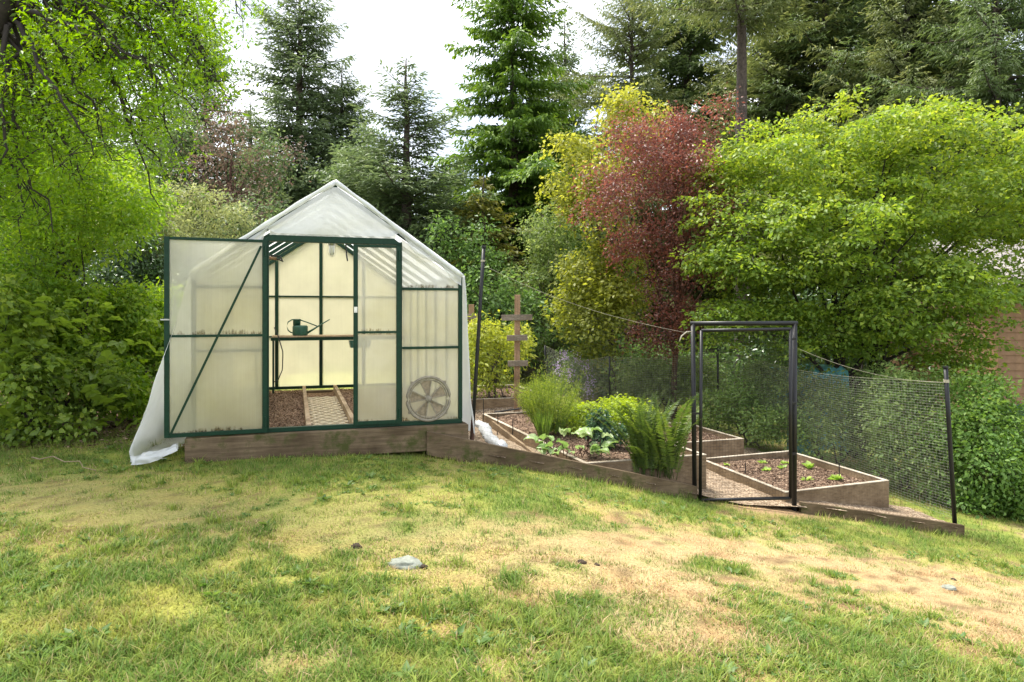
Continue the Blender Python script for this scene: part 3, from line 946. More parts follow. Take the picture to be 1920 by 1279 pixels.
# plastic film over the roof, hanging down both sides -----------------------------
cover = thing('plastic_cover', 'milky white plastic film draped over the greenhouse roof and down its sides', 'tarpaulin', GO, (0, 0, GA))
def film(name, prof, Y0, Y1, ny, wr=0.008, parent=cover, seed=1, mat='film', fy=None):
    """profile points (X, Z) swept along Y with wrinkles"""
    prof = np.asarray(prof, float)
    s = np.concatenate([[0], np.cumsum(np.hypot(*np.diff(prof, axis=0).T))])
    m = max(12, int(s[-1] / 0.05))
    ss = np.linspace(0, s[-1], m)
    px, pz = np.interp(ss, s, prof[:, 0]), np.interp(ss, s, prof[:, 1])
    Y = np.linspace(Y0, Y1, ny)
    A, B = np.meshgrid(ss, Y, indexing='ij')
    X = np.repeat(px[:, None], ny, 1); Z = np.repeat(pz[:, None], ny, 1); YY = B.copy()
    nx_ = np.gradient(pz); nz_ = -np.gradient(px); l = np.hypot(nx_, nz_) + 1e-9
    wv = (fbm(A * 2.5 + B * .5, B * 3 + 7, seed, 3) - .5) * wr * 2 + (vnoise(A * .8, B * 11, seed + 5) - .5) * wr
    X += wv * (nx_ / l)[:, None]; Z += wv * (nz_ / l)[:, None]
    if fy is not None: X, YY, Z = fy(A / s[-1], (B - Y0) / (Y1 - Y0), X, YY, Z)
    return link(name, gridmesh(name, np.stack([X, YY, Z], -1)), M[mat], parent)
o_ = .034
film('roof_film', [(-.015, HE + .03), (-.01, HE + .06), (GW / 2 - .02, HR_ + .05), (GW / 2, HR_ + .062), (GW / 2 + .02, HR_ + .05), (GW + .01, HE + .06), (GW + .03, HE + .03)], -.07, GL + .07, 70, .007)
def sagged(u, v, X, Y, Z):
    return X, Y, Z
zgL = float(gz(*G(-.5, 0)[:2])) - GO[2]
def flare(u, v, X, Y, Z):
    k = sstep(0, 1, u)
    # a long outward curve that ends bunched on the grass, the front edge swings inwards
    wv = np.sin(v * 9 + u * 2) * .05 * k + (fbm(u * 3, v * 7, 91, 3) - .5) * .14 * k
    X = X - wv
    Y = Y + (-.10 * np.sin(u * math.pi) * (1 - v) + .03 * np.sin(u * 9)) * (v < .5)
    # crumpled hem
    hem = sstep(.86, 1.0, u)
    Z = Z + hem * (fbm(u * 14, v * 16, 95, 3) - .35) * .08
    X = X + hem * (fbm(u * 12, v * 16, 97, 3) - .5) * .16
    Y = Y + hem * (fbm(u * 24, v * 28, 99, 3) - .5) * .10
    return X, Y, Z
film('side_film', [(-.02, HE + .04), (-.05, HE - .08), (-.13, HE - .45), (-.25, HE - .85), (-.38, .18), (-.46, -.02), (-.49, zgL + .10), (-.44, zgL + .03), (-.32, zgL + .05), (-.25, zgL + .02)],
     -.07, GL, 90, .006, seed=3, fy=flare)
zgR = float(gz(*G(GW + .1, 0)[:2])) - GO[2]
def hang(u, v, X, Y, Z):
    return X + (np.sin(v * 31) * .012 + (fbm(u * 4, v * 18, 93, 2) - .5) * .04) * u, Y, Z
film('side_film', [(GW + .03, HE + .04), (GW + .045, HE - .1), (GW + .07, .7), (GW + .10, .2), (GW + .13, -.12)], -.07, GL, 80, .004, seed=7, fy=hang)
# rolled edge of the film along the front rake, with its fold at the peak
for (X, s) in ((-.012, 0), (GW + .012, 1)):
    n = 26
    t = np.linspace(0, 1, n)[:, None]
    a = np.array([X, -.055, HE + .035]); b_ = np.array([GW / 2, -.055, HR_ + .048])
    p = a + (b_ - a) * t
    p[:, 2] += (fbm(t[:, 0] * 6, t[:, 0] * 0 + s, 17, 2) - .5) * .02
    p[:, 1] += (fbm(t[:, 0] * 9, t[:, 0] * 0 + s, 19, 2) - .5) * .02
    MB().tube(p, .021 + .004 * np.sin(np.arange(n) * 1.1), 8).build('rolled_edge', M['film_thick'], cover, smooth=True)
# film tongue wrapped over the gable, ragged lower edge
n = 40
us = np.linspace(0, 1, n); vv_ = np.linspace(0, 1, 10)
Pg = np.zeros((n, 10, 3))
for i, u in enumerate(us):
    X = GW * u
    zt = rake(X) + .02
    zb = max(HD + .045, zt - .52) if abs(X - GW / 2) < .58 else zt - .05 - .04 * math.sin(u * 40) - .02 * random.random()
    zb = min(zb, zt - .02)
    for j, v in enumerate(vv_):
        Pg[i, j] = (X, -.052 + .012 * math.sin(v * 5 + u * 17) * v, zt + (zb - zt) * v)
link('gable_film', gridmesh('gable_film', Pg), M['film_gable'], cover)
# folded film bundle lying at the foot, front left
n, m = 26, 16
Pb = np.zeros((n, m, 3))
for i in range(n):
    for j in range(m):
        u = i / (n - 1); th_ = j / (m - 1) * math.pi
        r_ = .062 * (1.0 - .5 * abs(u - .35)) * (1 + .7 * (float(fbm(u * 7, j * .35, 83, 3)) - .5))
        Pb[i, j] = (-.50 + .36 * u + .05 * float(fbm(u * 5, j * .4, 85, 2)), -.13 - .05 * math.sin(u * 3) - math.cos(th_) * r_ * 1.1, zgL + .0 + .035 + math.sin(th_) * r_ * 1.2 + .10 * u * u)
link('crumpled_hem', gridmesh('crumpled_hem', Pb), M['film_thick'], cover)

# timber base, floor and walkway
base = thing('timber_base', 'weathered mossy timber beams under the greenhouse frame', 'timber', GO, (0, 0, GA))
for nm, p, q_, wd in (('beam', (-.06, -.03, -.122), (GW + .06, -.03, -.122), .16), ('beam', (-.06, GL + .0, -.15), (GW + .06, GL, -.15), .14)):
    MB().beam(p, q_, wd, .24).build(nm, M['wood_old'], base, bevel=.008)
for X in (0, GW):
    MB().beam((X, .055, -.125), (X, GL - .075, -.125), .12, .235).build('beam', M['wood_old'], base, bevel=.008)
fl = np.zeros((40, 60, 3))
for i in range(40):
    for j in range(60):
        X = .06 + (GW - .12) * i / 39; Y = .05 + (GL - .12) * j / 59
        fl[i, j] = G(X, Y, -.012 + .03 * (float(vnoise(X * 5, Y * 5, 3)) - .5) - (.05 if .98 < X < 1.40 else 0))
o = link('greenhouse_floor', gridmesh('greenhouse_floor', fl), M['gh_floor']); o['kind'] = 'structure'
def gchips(n, X0, X1, Y0, Y1, Z, s):
    X = X0 + (X1 - X0) * rng.random(n); Y = Y0 + (Y1 - Y0) * rng.random(n)
    c = np.stack([GO[0] + X * ca - Y * sa, GO[1] + X * sa + Y * ca, np.full(n, GO[2] + Z) + .03 * (vnoise(X * 5, Y * 5, 3) - .5)], 1)
    return leafset(c, rvec(n) * np.array([1, 1, .4]), rvec(n) + np.array([0, 0, 1.2]), s * (.5 + rng.random(n)), s * (.4 + .5 * rng.random(n)), rng.random(n), cup=.4)
tag(link('gravel', leafmesh('gravel', [gchips(3500, .08, .96, .05, GL - .1, -.004, .02), gchips(1600, 1.46, 2.3, .05, GL - .1, -.004, .02)]), M['chips']), 'loose brown gravel on the greenhouse floor beside the walkway planks', 'gravel', kind='stuff')
for i, X in enumerate((.985, 1.415)):
    o = MB().beam(G(X, .045, .0), G(X, GL - .06, .0), .045, .10).build('edging_plank', M['wood_pale'], None, bevel=.004)
    tag(o, ('left' if i == 0 else 'right') + ' pale timber plank edging the walkway inside the greenhouse', 'plank', 'planks edging the greenhouse walkway')
# moulded grid of the walkway : offset rows of lens shaped holes
mb = MB()
X0, X1 = 1.012, 1.388
ny = 25
for r_ in range(ny):
    y = .07 + r_ * (2.75 / ny)
    off = (r_ % 2) * .5
    # a wavy rib
    pts = []
    for k in range(25):
        X = X0 + (X1 - X0) * k / 24
        ph = ((X - X0) / (X1 - X0) * 3.0 + off) * 2 * math.pi
        pts.append((X, y + .036 * math.cos(ph), -.028))
    v = []
    for (a, b_, c_) in pts:
        for (dy, dz) in ((-.015, -.012), (.015, -.012), (.015, .012), (-.015, .012)):
            v.append(G(a, b_ + dy, c_ + dz) - G(1.2, 0, 0))
    f = []
    for k in range(24):
        for j in range(4):
            f.append((k * 4 + j, k * 4 + (j + 1) % 4, k * 4 + 4 + (j + 1) % 4, k * 4 + 4 + j))
    mb.add(v, f)
o = link('walkway_grid', mb.mesh('walkway_grid'), M['grid'], None, G(1.2, 0, 0))
tag(o, 'cream plastic lattice walkway grid on the greenhouse floor', 'walkway')

# staging along the back wall, a shelf on the left
def bench(label, X0, X1, Y0, Y1, legs):
    t = thing('potting_bench', label, 'bench', G(X0, Y0, 0), (0, 0, GA), 'slatted benches in the greenhouse')
    Wd, Dp = X1 - X0, Y1 - Y0
    n = max(3, int(min(Wd, Dp) / .1))
    for k in range(n):
        if Wd > Dp:
            y = Dp * (k + .5) / n
            MB().beam((0, y, HS + .015), (Wd, y, HS + .015), Dp / n * .82, .018).build('slat', M['wood_pale'], t)
        else:
            x = Wd * (k + .5) / n
            MB().beam((x, 0, HS + .015), (x, Dp, HS + .015), Wd / n * .82, .018).build('slat', M['wood_pale'], t)
    for (p, q_) in (((0, .0, HS - .018), (Wd, .0, HS - .018)), ((0, Dp, HS - .018), (Wd, Dp, HS - .018)), ((0, 0, HS - .018), (0, Dp, HS - .018)), ((Wd, 0, HS - .018), (Wd, Dp, HS - .018))):
        MB().beam(p, q_, .025, .04).build('frame_rail', gm_, t)
    for (x, y) in legs:
        MB().beam((x, y, .0), (x, y, HS - .04), .026, .026).build('leg', gm_, t)
    return t
bench('slatted green-framed bench across the back wall of the greenhouse', .56, GW - .05, GL - .52, GL - .06, [(.02, .02), (1.80, .02)])
bench('slatted bench along the left wall behind the open door', .06, .50, .9, GL - .1, [(.42, .02), (.42, 1.3)])
# a solid tray hung under the right end of the bench
tr = MB()
tr.prism([(0, 0, 0), (.26, 0, 0), (.28, 0, .10), (-.02, 0, .10)], (0, .18, 0))
o = tr.build('seed_tray', M['can_green']); o.location = G(1.60, GL - .64, HS - .145); o.rotation_euler = (0, 0, GA)
tag(o, 'dark green tray hanging under the right end of the back bench', 'tray')

# watering can
wc = thing('watering_can', 'dark green long-spouted watering can on the back bench', 'watering can', G(.93, GL - .34, HS + .024), (0, 0, GA))
pr = [(.001, 0), (.098, .0), (.102, .012), (.104, .12), (.10, .132), (.085, .142), (.001, .145)]
mbx = MB().lathe(pr, 24); 
for v in mbx.v: v[:, 1] *= .8
mbx.build('body', M['can_green'], wc, smooth=True)
MB().lathe([(.050, .14), (.052, .22), (.058, .226), (.050, .232), (.042, .232)], 18, (-.045, 0, 0)).build('neck', M['can_green'], wc, smooth=True)
MB().tube([(.095, 0, .035), (.19, 0, .095), (.30, 0, .165), (.40, 0, .225)], [.016, .012, .009, .007], 8).build('spout', M['can_green'], wc, smooth=True)
hp = [(-.05, 0, .224), (-.11, 0, .222), (-.16, 0, .19), (-.178, 0, .135), (-.16, 0, .075), (-.125, 0, .045), (-.10, 0, .04)]
MB().tube(hp, .0085, 8).build('handle', M['can_green'], wc, smooth=True)
MB().tube([(-.01, 0, .222), (.12, 0, .175), (.235, 0, .128)], .008, 8).build('brace', M['can_green'], wc, smooth=True)

# caged bulkhead lamp under the header
lp = thing('caged_lamp', 'small caged glass lamp hanging under the greenhouse header', 'lamp', G(GW / 2 - .01, .30, HD - .12), (0, 0, GA))
MB().lathe([(.03, .10), (.034, .12), (.034, .15), (.012, .165)], 16).build('cap', M['galv'], lp, smooth=True)
MB().lathe([(.002, .0), (.018, .006), (.026, .03), (.028, .10)], 16).build('globe', M['glass_lamp'], lp, smooth=True)
for k in range(6):
    t = k * math.pi / 3
    MB().tube([(.036 * math.cos(t), .036 * math.sin(t), .11), (.038 * math.cos(t), .038 * math.sin(t), .03), (.02 * math.cos(t), .02 * math.sin(t), -.008), (0, 0, -.012)], .0022, 5).build('cage_wire', M['galv'], lp)
MB().tube([(0, 0, .16), (0, 0, .34)], .004, 6).build('cord', M['black_plastic'], lp)

# automatic vent arm at the left roof slope
va = thing('vent_opener', 'brown vent opener arm under the left roof slope', 'vent opener', G(.55, 1.3, 1.66), (0, 0, GA))
MB().tube([(-.12, 0, .06), (.02, -.05, .045), (.12, -.10, .03)], .017, 8).build('cylinder', M['brown_hose'], va, smooth=True)
MB().tube([(.0, -.03, .08), (.16, -.12, .055), (.18, -.14, .01)], .008, 6).build('arm', M['black_metal'], va)
MB().tube([(-.10, 0, .10), (.05, -.06, .07), (.19, -.13, .0)], .007, 6).build('arm', M['black_metal'], va)
# dangling strap
tag(MB().tube([G(1.36, .5, 1.80), G(1.365, .5, 1.70), G(1.375, .48, 1.63)], .008, 6).build('strap', M['black_plastic']), 'short black strap dangling under the header beside the lamp', 'strap')
# hose looped beside the door
hp = [G(.66, .75, .95), G(.70, .7, .86), G(.745, .68, .70), G(.74, .66, .52), G(.70, .64, .42), G(.66, .64, .40)]
hp = np.array(hp)
tt = np.linspace(0, 5, 24)
hp2 = np.stack([np.interp(tt, np.arange(6), hp[:, i]) for i in range(3)], 1)
tag(MB().tube(hp2, .0055, 8).build('garden_hose', M['black_plastic'], smooth=True), 'dark hose looped on the inside left of the greenhouse door', 'hose')

# exhaust fan on the right front pane
FX, FZ = 2.115, .255
fan = thing('exhaust_fan', 'round weathered grey exhaust fan on the lower right front pane', 'fan', G(FX, -.012, FZ), (0, 0, GA))
th_ = np.linspace(0, 2 * math.pi, 48, endpoint=False)
def ring(r, y, rad, nm):
    return MB().tube(np.stack([r * np.cos(th_), np.full(48, y), r * np.sin(th_)], 1), rad, 8, closed=True).build(nm, M['fan'], fan, smooth=True)
ring(.212, -.022, .014, 'rim'); ring(.186, -.016, .007, 'inner_ring')
for k in range(10):
    t = k * math.pi / 5 + .16
    MB().beam((.03 * math.cos(t), -.026, .03 * math.sin(t)), (.186 * math.cos(t), -.022, .186 * math.sin(t)), .009, .010, (0, 1, 0)).build('spoke', M['fan'], fan)
for k in range(5):
    a = k * 2 * math.pi / 5 + .5
    poly = [(.03 * math.cos(a - .3), -.004, .03 * math.sin(a - .3)), (.175 * math.cos(a - .36), -.010, .175 * math.sin(a - .36)), (.178 * math.cos(a), -.005, .178 * math.sin(a)), (.172 * math.cos(a + .30), -.001, .172 * math.sin(a + .30)), (.03 * math.cos(a + .4), -.002, .03 * math.sin(a + .4))]
    MB().prism(poly, (0, .003, 0)).build('blade', M['fan_dark'], fan)
h = MB().lathe([(.001, -.012), (.034, -.012), (.036, .004), (.026, .016), (.001, .018)], 18)
for v in h.v: v[:] = np.stack([v[:, 0], -v[:, 2] - .018, v[:, 1]], 1)
h.build('hub', M['fan'], fan, smooth=True)
for a in (R(45), R(135), R(215), R(320)):
    MB().box((.225 * math.cos(a), -.018, .225 * math.sin(a)), (.028, .018, .028)).build('bracket', M['fan'], fan)

# ================================================================== THE KITCHEN GARDEN
def board(name, label, p, q_, ht, thick, mat, group, sink=.04):
    """a retaining board whose top edge runs from p to q"""
    p = np.asarray(p, float); q_ = np.asarray(q_, float)
    mid = (p + q_) / 2
    b = MB()
    d = nrm((q_ - p) * np.array([1, 1, 0])); nn = np.array([d[1], -d[0], 0]) * thick / 2
    n = 10; v = []; f = []
    for k in range(n + 1):
        c = p + (q_ - p) * k / n - mid
        wv = (float(fbm(k * .7, 1.3, 45 + len(name))) - .5) * .012
        for (s, z) in ((-1, -ht - sink), (1, -ht - sink), (1, wv), (-1, wv)):
            v.append(c + nn * s + np.array([0, 0, z]))
    for k in range(n):
        for j in range(4):
            f.append((k * 4 + j, k * 4 + 4 + j, k * 4 + 4 + (j + 1) % 4, k * 4 + (j + 1) % 4))
    f += [(0, 1, 2, 3), tuple(n * 4 + j for j in (3, 2, 1, 0))]
    b.add(v, f)
    o = link(name, b.mesh(name), M[mat], None, mid)
    bv = o.modifiers.new('bevel', 'BEVEL'); bv.width = .005; bv.segments = 2; bv.limit_method = 'ANGLE'
    ang = math.atan2(d[1], d[0])
    return tag(o, label, 'board', group)
gb = 'retaining boards along the front of the garden'
board('retaining_board', 'long weathered board sloping from the greenhouse base to the gate', at(800, 808, 6.62), at(1306, 911, 7.05), .17, .045, 'wood_old', gb, .06)
board('retaining_board', 'low brown board sloping from the gate to the right corner post', at(1500, 940, 7.12), at(1806, 984, 7.36), .115, .045, 'wood_old', gb, .10)

def raised_bed(label, c00, e1, w1, e2, w2, ht, fill, mat='wood_bed', ffront=None):
    """c00 front left top corner; e1 to the right, e2 to the back"""
    t = thing('raised_bed', label, 'raised bed', c00, group='timber raised beds')
    e1 = nrm(e1); e2 = nrm(e2); z = np.zeros(3); th = .042
    cs = [z, e1 * w1, e1 * w1 + e2 * w2, e2 * w2]
    for k in range(4):
        a, b_ = cs[k], cs[(k + 1) % 4]
        d = nrm(b_ - a)
        ins = .0 if k % 2 == 0 else th / 2 + .002
        a2, b2 = a - d * (th / 2 if k % 2 == 0 else 0) + d * ins, b_ + d * (th / 2 if k % 2 == 0 else 0) - d * ins
        o = MB().beam(a2 - np.array([0, 0, ht / 2]), b2 - np.array([0, 0, ht / 2]), th, ht).build('board', M[mat], t, bevel=.004)
        # paler strip on the upper edge, light from above painted into its colour
        MB().beam(a2 + np.array([0, 0, .004]), b2 + np.array([0, 0, .004]), th + .004, .007).build('board_lit_edge', M['wood_lit_top'], t)
    n1, n2 = 24, 30
    Pq = np.zeros((n1, n2, 3))
    for i in range(n1):
        for j in range(n2):
            u, v = i / (n1 - 1), j / (n2 - 1)
            p = e1 * (w1 * (.015 + .97 * u)) + e2 * (w2 * (.015 + .97 * v))
            q = p + np.asarray(c00)
            Pq[i, j] = p + np.array([0, 0, -fill + .05 * (float(fbm(q[0] * 4, q[1] * 4, 12, 3)) - .5) + .03 * math.sin(u * math.pi)])
    link('soil', gridmesh('soil', Pq), M['soil'], t)
    k = 2600
    U = rng.random(k); Vv = rng.random(k)
    p = e1 * (w1 * (.03 + .94 * U))[:, None] + e2 * (w2 * (.03 + .94 * Vv))[:, None]
    qx = p[:, 0] + c00[0]; qy = p[:, 1] + c00[1]
    p[:, 2] = -fill + .05 * (fbm(qx * 4, qy * 4, 12, 3) - .5) + .03 * np.sin(U * math.pi) + .003
    ch = link('bark_mulch', leafmesh('bark_mulch', [leafset(p, rvec(k) * np.array([1, 1, .3]), rvec(k) + np.array([0, 0, 1.0]), .018 + .03 * rng.random(k), .008 + .014 * rng.random(k), rng.random(k), cup=.3)]), M['chips'], t)
    ch['kind'] = 'stuff'
    return t
E1 = np.array([ca, sa, 0]); E2 = np.array([-sa, ca, 0])
# right bed
c1 = at(1473, 923, 7.24)
raised_bed('right raised bed beside the gate, dark mulch planted with young lettuces', c1, (1.34, .5, 0), 1.43, (-.44, 1.63, 0), 1.69, .40, .075, 'wood_bed')
# middle bed
c2 = at(1098, 869, 7.02)
raised_bed('long raised bed behind the front board, full of herbs and leafy plants', c2, E1, 1.40, (-.33, .944, 0), 3.6, .40, .05, 'wood_bed')
# bed behind the gate
fr_ = at(1391, 823, 9.6)
raised_bed('raised bed seen through the gate behind the fern, bare mulch', fr_ - E1 * 1.25, E1, 1.25, E2, 1.5, .30, .06, 'wood_bed')
# far bed with the climbing frames
c3 = at(893, 749, 11.0) - E1 * 0.9
raised_bed('far raised bed beyond the greenhouse with bushy yellow-green canes', c3, E1, 2.15, E2, 1.9, .42, .06, 'wood_bed')

# wooden trellis posts
def trellis(label, px, ytop, ybot, d, arms, wd=.09, tilt=0):
    b = at(px, ybot, d); tp = at(px, ytop, d)
    t = thing('trellis_post', label, 'trellis', b, (0, 0, 0), 'wooden cross-arm trellis posts')
    H = tp[2] - b[2]
    MB().beam((0, 0, -.15), (.01, 0, H), wd, wd).build('post', M['wood_new'], t, bevel=.006)
    for (xa, xb, ya) in arms:
        a = at(xa, ya, d - .065) - b; c_ = at(xb, ya - 1, d - .065) - b
        MB().beam(a, c_, .04, .09).build('cross_arm', M['wood_grey'], t, bevel=.004)
trellis('tall cedar trellis post with three short cross-arms behind the herb bed', 969, 553, 775, 10.7, [(940, 998, 596), (950, 989, 634), (952, 990, 682)])
trellis('second trellis post with one cross-arm beside the white film edge', 883, 571, 770, 12.6, [(866, 896, 594)], .10)

# leaning black corner post and the line to the gate
def pole(name, label, a, b, r, mat='black_metal', cat='post', group=None, cap=True):
    a = np.asarray(a, float); b = np.asarray(b, float)
    t = thing(name, label, cat, a, group=group)
    MB().tube([np.zeros(3) - nrm(b - a) * .12, (b - a) * .33, (b - a) * .66, b - a], r, 12).build('pole', M[mat], t, smooth=True)
    if cap: MB().tube([(b - a) * .999, b - a + nrm(b - a) * .02], r * 1.18, 12).build('cap', M['black_plastic'], t)
    return t
gpf = 'black fence posts round the garden'
t = pole('fence_post', 'tall leaning black post at the greenhouse corner', at(885, 824, 6.95), at(907, 464, 6.95), .019, group=gpf)
lo, hi = at(885, 824, 6.95), at(907, 464, 6.95)
MB().tube([(hi - lo) * .0, (hi - lo) * .10], .0225, 12).build('rusty_sleeve', M['bark_red'], t)
MB().tube([(hi - lo) * .925, (hi - lo) * .935], .022, 12).build('tie', M['twine'], t)
pr_lo, pr_hi = at(1790, 978, 7.42), at(1773, 690, 7.42)
t = pole('fence_post', 'right corner fence post, black and leaning, at the end of the low board', pr_lo, pr_hi, .023, group=gpf)
MB().tube([(pr_hi - pr_lo) * .905, (pr_hi - pr_lo) * .925], .029, 10).build('tie', M['twine'], t)
fp = [(1346, 655, 800, 12.5, 'thin black post at the far right corner of the net fence'), (1143, 668, 745, 13.2, 'thin black post in the middle of the far net fence'), (1022, 648, 720, 14.0, 'thin black post at the far left end of the net fence')]
tops = []
for (px, y0, y1, d, lb) in fp:
    a = at(px, y1, d); b = at(px, y0, d)
    a[2] = min(a[2], float(gz(a[0], a[1])))
    pole('fence_post', lb, a, b, .018, group=gpf, cap=False)
    tops.append(b)

# gate : outer frame and the leaf inside it
gl_, gr_ = at(1303, 930, 7.06), at(1489, 950, 7.12)
gt = at(1299, 607, 7.06); gtr = at(1490, 606, 7.12)
gf = thing('gate_frame', 'tall black pipe frame standing round the garden gate', 'gate frame', gl_)
MB().tube([gl_ - gl_ - np.array([0, 0, .2]), gt - gl_], .024, 12).build('post', M['black_metal'], gf, smooth=True)
MB().tube([gr_ - gl_ - np.array([0, 0, .2]), gtr - gl_], .026, 12).build('post', M['black_metal'], gf, smooth=True)
MB().tube([gt - gl_ - np.array([.025, 0, 0]), gtr - gl_ + np.array([.025, 0, 0])], .024, 12).build('top_bar', M['black_metal'], gf, smooth=True)
ga = thing('garden_gate', 'narrow black pipe gate leaf covered with fine netting', 'gate', at(1313, 938, 6.98))
g0, g1, g2, g3 = [at(*p) for p in ((1313, 938, 6.98), (1482, 934, 7.05), (1482, 617, 7.05), (1315, 620, 6.98))]
for nm, a, b in (('stile', g0, g3), ('stile', g1, g2), ('top_rail', g3, g2), ('bottom_rail', g0, g1)):
    MB().tube([a - g0, b - g0], .017, 12).build(nm, M['black_metal'], ga, smooth=True)
for k in (.26, .56, .94):
    c_ = g1 + (g2 - g1) * k - g0
    MB().box(c_ + np.array([.022, .01, 0]), (.075, .03, .022)).build('hinge', M['black_metal'], ga)
MB().box(g0 + (g3 - g0) * .51 - g0 + np.array([-.035, .01, 0]), (.10, .022, .02)).build('latch', M['black_metal'], ga)

def netpart(name, S, nu, nv, r, mat, parent, su=16, sv=10, loc=(0, 0, 0), ur=.55):
    """woven net: S(u,v) gives points; nu upright strands, nv level strands"""
    loc = np.asarray(loc, float); V = []; Q = []; n0 = 0
    def strand(p):
        nonlocal n0
        k = len(p)
        d = nrm(np.gradient(p, axis=0))
        ref = np.array([.3, .9, .25]); a = nrm(np.cross(d, ref)); b = np.cross(d, a)
        th = np.array([0, 2.094, 4.189])
        rg = p[:, None] + r * (a[:, None] * np.cos(th)[None, :, None] + b[:, None] * np.sin(th)[None, :, None])
        V.append(rg.reshape(-1, 3))
        i = np.arange(k - 1)[:, None] * 3 + n0
        for j in range(3):
            Q.append(np.concatenate([i + j, i + (j + 1) % 3, i + 3 + (j + 1) % 3, i + 3 + j], 1))
        n0 += 3 * k
    for k in range(nv + 1):
        v = k / nv
        strand(np.array([S(u, v) for u in np.linspace(0, 1, su)]) - loc)
    r0_ = r; r = r * ur
    for k in range(nu + 1):
        u = k / nu
        strand(np.array([S(u, v) for v in np.linspace(0, 1, sv)]) - loc)
    o = link(name, npmesh(name, np.concatenate(V), [np.concatenate(Q)]), M[mat], parent)
    return o
def quadS(a, b, c, d, sag=0.0, belly=0.0, seed=0):
    """a,b bottom; d,c top"""
    a, b, c, d = [np.asarray(t, float) for t in (a, b, c, d)]
    def S(u, v):
        lo = a + (b - a) * u; hi = d + (c - d) * u
        p = lo + (hi - lo) * v
        p = p + np.array([0, 0, -sag * math.sin(math.pi * u) * v])
        wv = belly * math.sin(u * 5 + v * 3 + seed) * math.sin(math.pi * min(1, u * 1.02)) + .015 * (float(vnoise(u * 7, v * 5, seed)) - .5)
        return p + np.array([.25 * wv, wv, .25 * wv])
    return S
net = netpart('netting', quadS(g0 + [.01, 0, .02], g1 + [0, 0, .02], g2, g3 + [.01, 0, 0], 0, .01, 3), 30, 52, .0009, 'net_dark', ga, 4, 6, g0, .9)
def fence(label, a, b, c, d, nu, nv, r, mat, sag, belly, seed, cord=True, group='net panels of the garden fence'):
    t = thing('net_fence', label, 'net fence', a, group=group)
    S = quadS(a, b, c, d, sag, belly, seed)
    netpart('netting', S, nu, nv, r, mat, t, 18, 12, a)
    if cord:
        MB().tube(np.array([S(u, 1.0) for u in np.linspace(0, 1, 20)]) - a, .0018, 6).build('top_cord', M['twine'], t, smooth=True)
    return t
rl, rh = pr_lo + (pr_hi - pr_lo) * .02, pr_lo + (pr_hi - pr_lo) * .905
b13 = np.array([tops[0][0], tops[0][1], float(gz(tops[0][0], tops[0][1])) + .03])
b11 = np.array([tops[1][0], tops[1][1], float(gz(tops[1][0], tops[1][1])) + .03])
b10 = np.array([tops[2][0], tops[2][1], float(gz(tops[2][0], tops[2][1])) + .03])
gpr = gr_ + (gtr - gr_) * .865
fence('fine dark net panel stretched from the gate to the right corner post', gr_ + [.02, .01, .03], rl, rh, gpr + [.03, 0, 0], 62, 40, .0006, 'net_dark', .14, .05, 2, cord=False)
fence('grey net panel running from the far corner to the right corner post', b13, rl + [.01, .02, 0], rh + [.005, .02, 0], tops[0], 110, 46, .0012, 'net', .12, .05, 5)
fence('far net panel between the two right far posts', b11, b13, tops[0], tops[1], 44, 34, .0016, 'net', .10, .04, 8)
fence('far net panel between the two left far posts', b10, b11, tops[1], tops[2], 36, 34, .0016, 'net', .16, .04, 11)
h1 = lo + (hi - lo) * .91
fence('faint deer net hung between the tall leaning post and the gate', lo + [.02, 0, .03], gl_ + [0, 0, .04], gt + (gl_ - gt) * .06, h1, 70, 44, .0007, 'net_dark', .10, .03, 14)
# gathered net end tied at the gate post
ln = np.array([gtr + (gr_ - gtr) * .13, at(1560, 672, 7.2), at(1640, 692, 7.3), pr_hi + (pr_lo - pr_hi) * .095])
tag(MB().tube(curve_pts(ln[0], ln[3], -.18, 14), .002, 6).build('tie_line', M['twine'], smooth=True), 'thin slack line from the gate frame to the right corner post', 'line')
tag(MB().tube([at(1297, 622, 7.03), at(1288, 622, 7.0), at(1278, 630, 6.98), at(1274, 640, 6.97)], .006, 6).build('tie_end', M['twine'], smooth=True), 'loose end of the line curling at the top of the gate frame', 'line')

# roll of film lying on the path
ra, rb = at(893, 783, 8.3), at(940, 832, 6.95)
ra[2] = pathz(ra[0], ra[1]) + .07; rb[2] = pathz(rb[0], rb[1]) + .065
n = 22
tt = np.linspace(0, 1, n)[:, None]
pp = ra + (rb - ra) * tt
pp[:, 0] += .03 * np.sin(tt[:, 0] * 7)
rl_ = MB().tube(pp, .05 + .014 * np.sin(np.arange(n) * 2.3) + .02 * rng.random(n), 16)
for v in rl_.v:
    c_ = v.reshape(n, 16, 3); c_[:, :, 2] = pp[:, None, 2] - .02 + (c_[:, :, 2] - pp[:, None, 2]) * .75
    v[:] = (c_ + rng.normal(size=c_.shape) * .007).reshape(-1, 3)
tag(rl_.build('film_roll', M['film_thick'], smooth=True), 'white bundle of rolled film lying on the path beside the bed', 'film roll')
# path-side board left of the middle bed
board('edging_board', 'thin board edging the gravel path beside the greenhouse', at(893, 790, 9.0) + [0.22, 0, 0.0], at(1005, 850, 7.0) + [0, 0, 0.0], .06, .03, 'wood_bed', 'edging boards in the garden', .02)

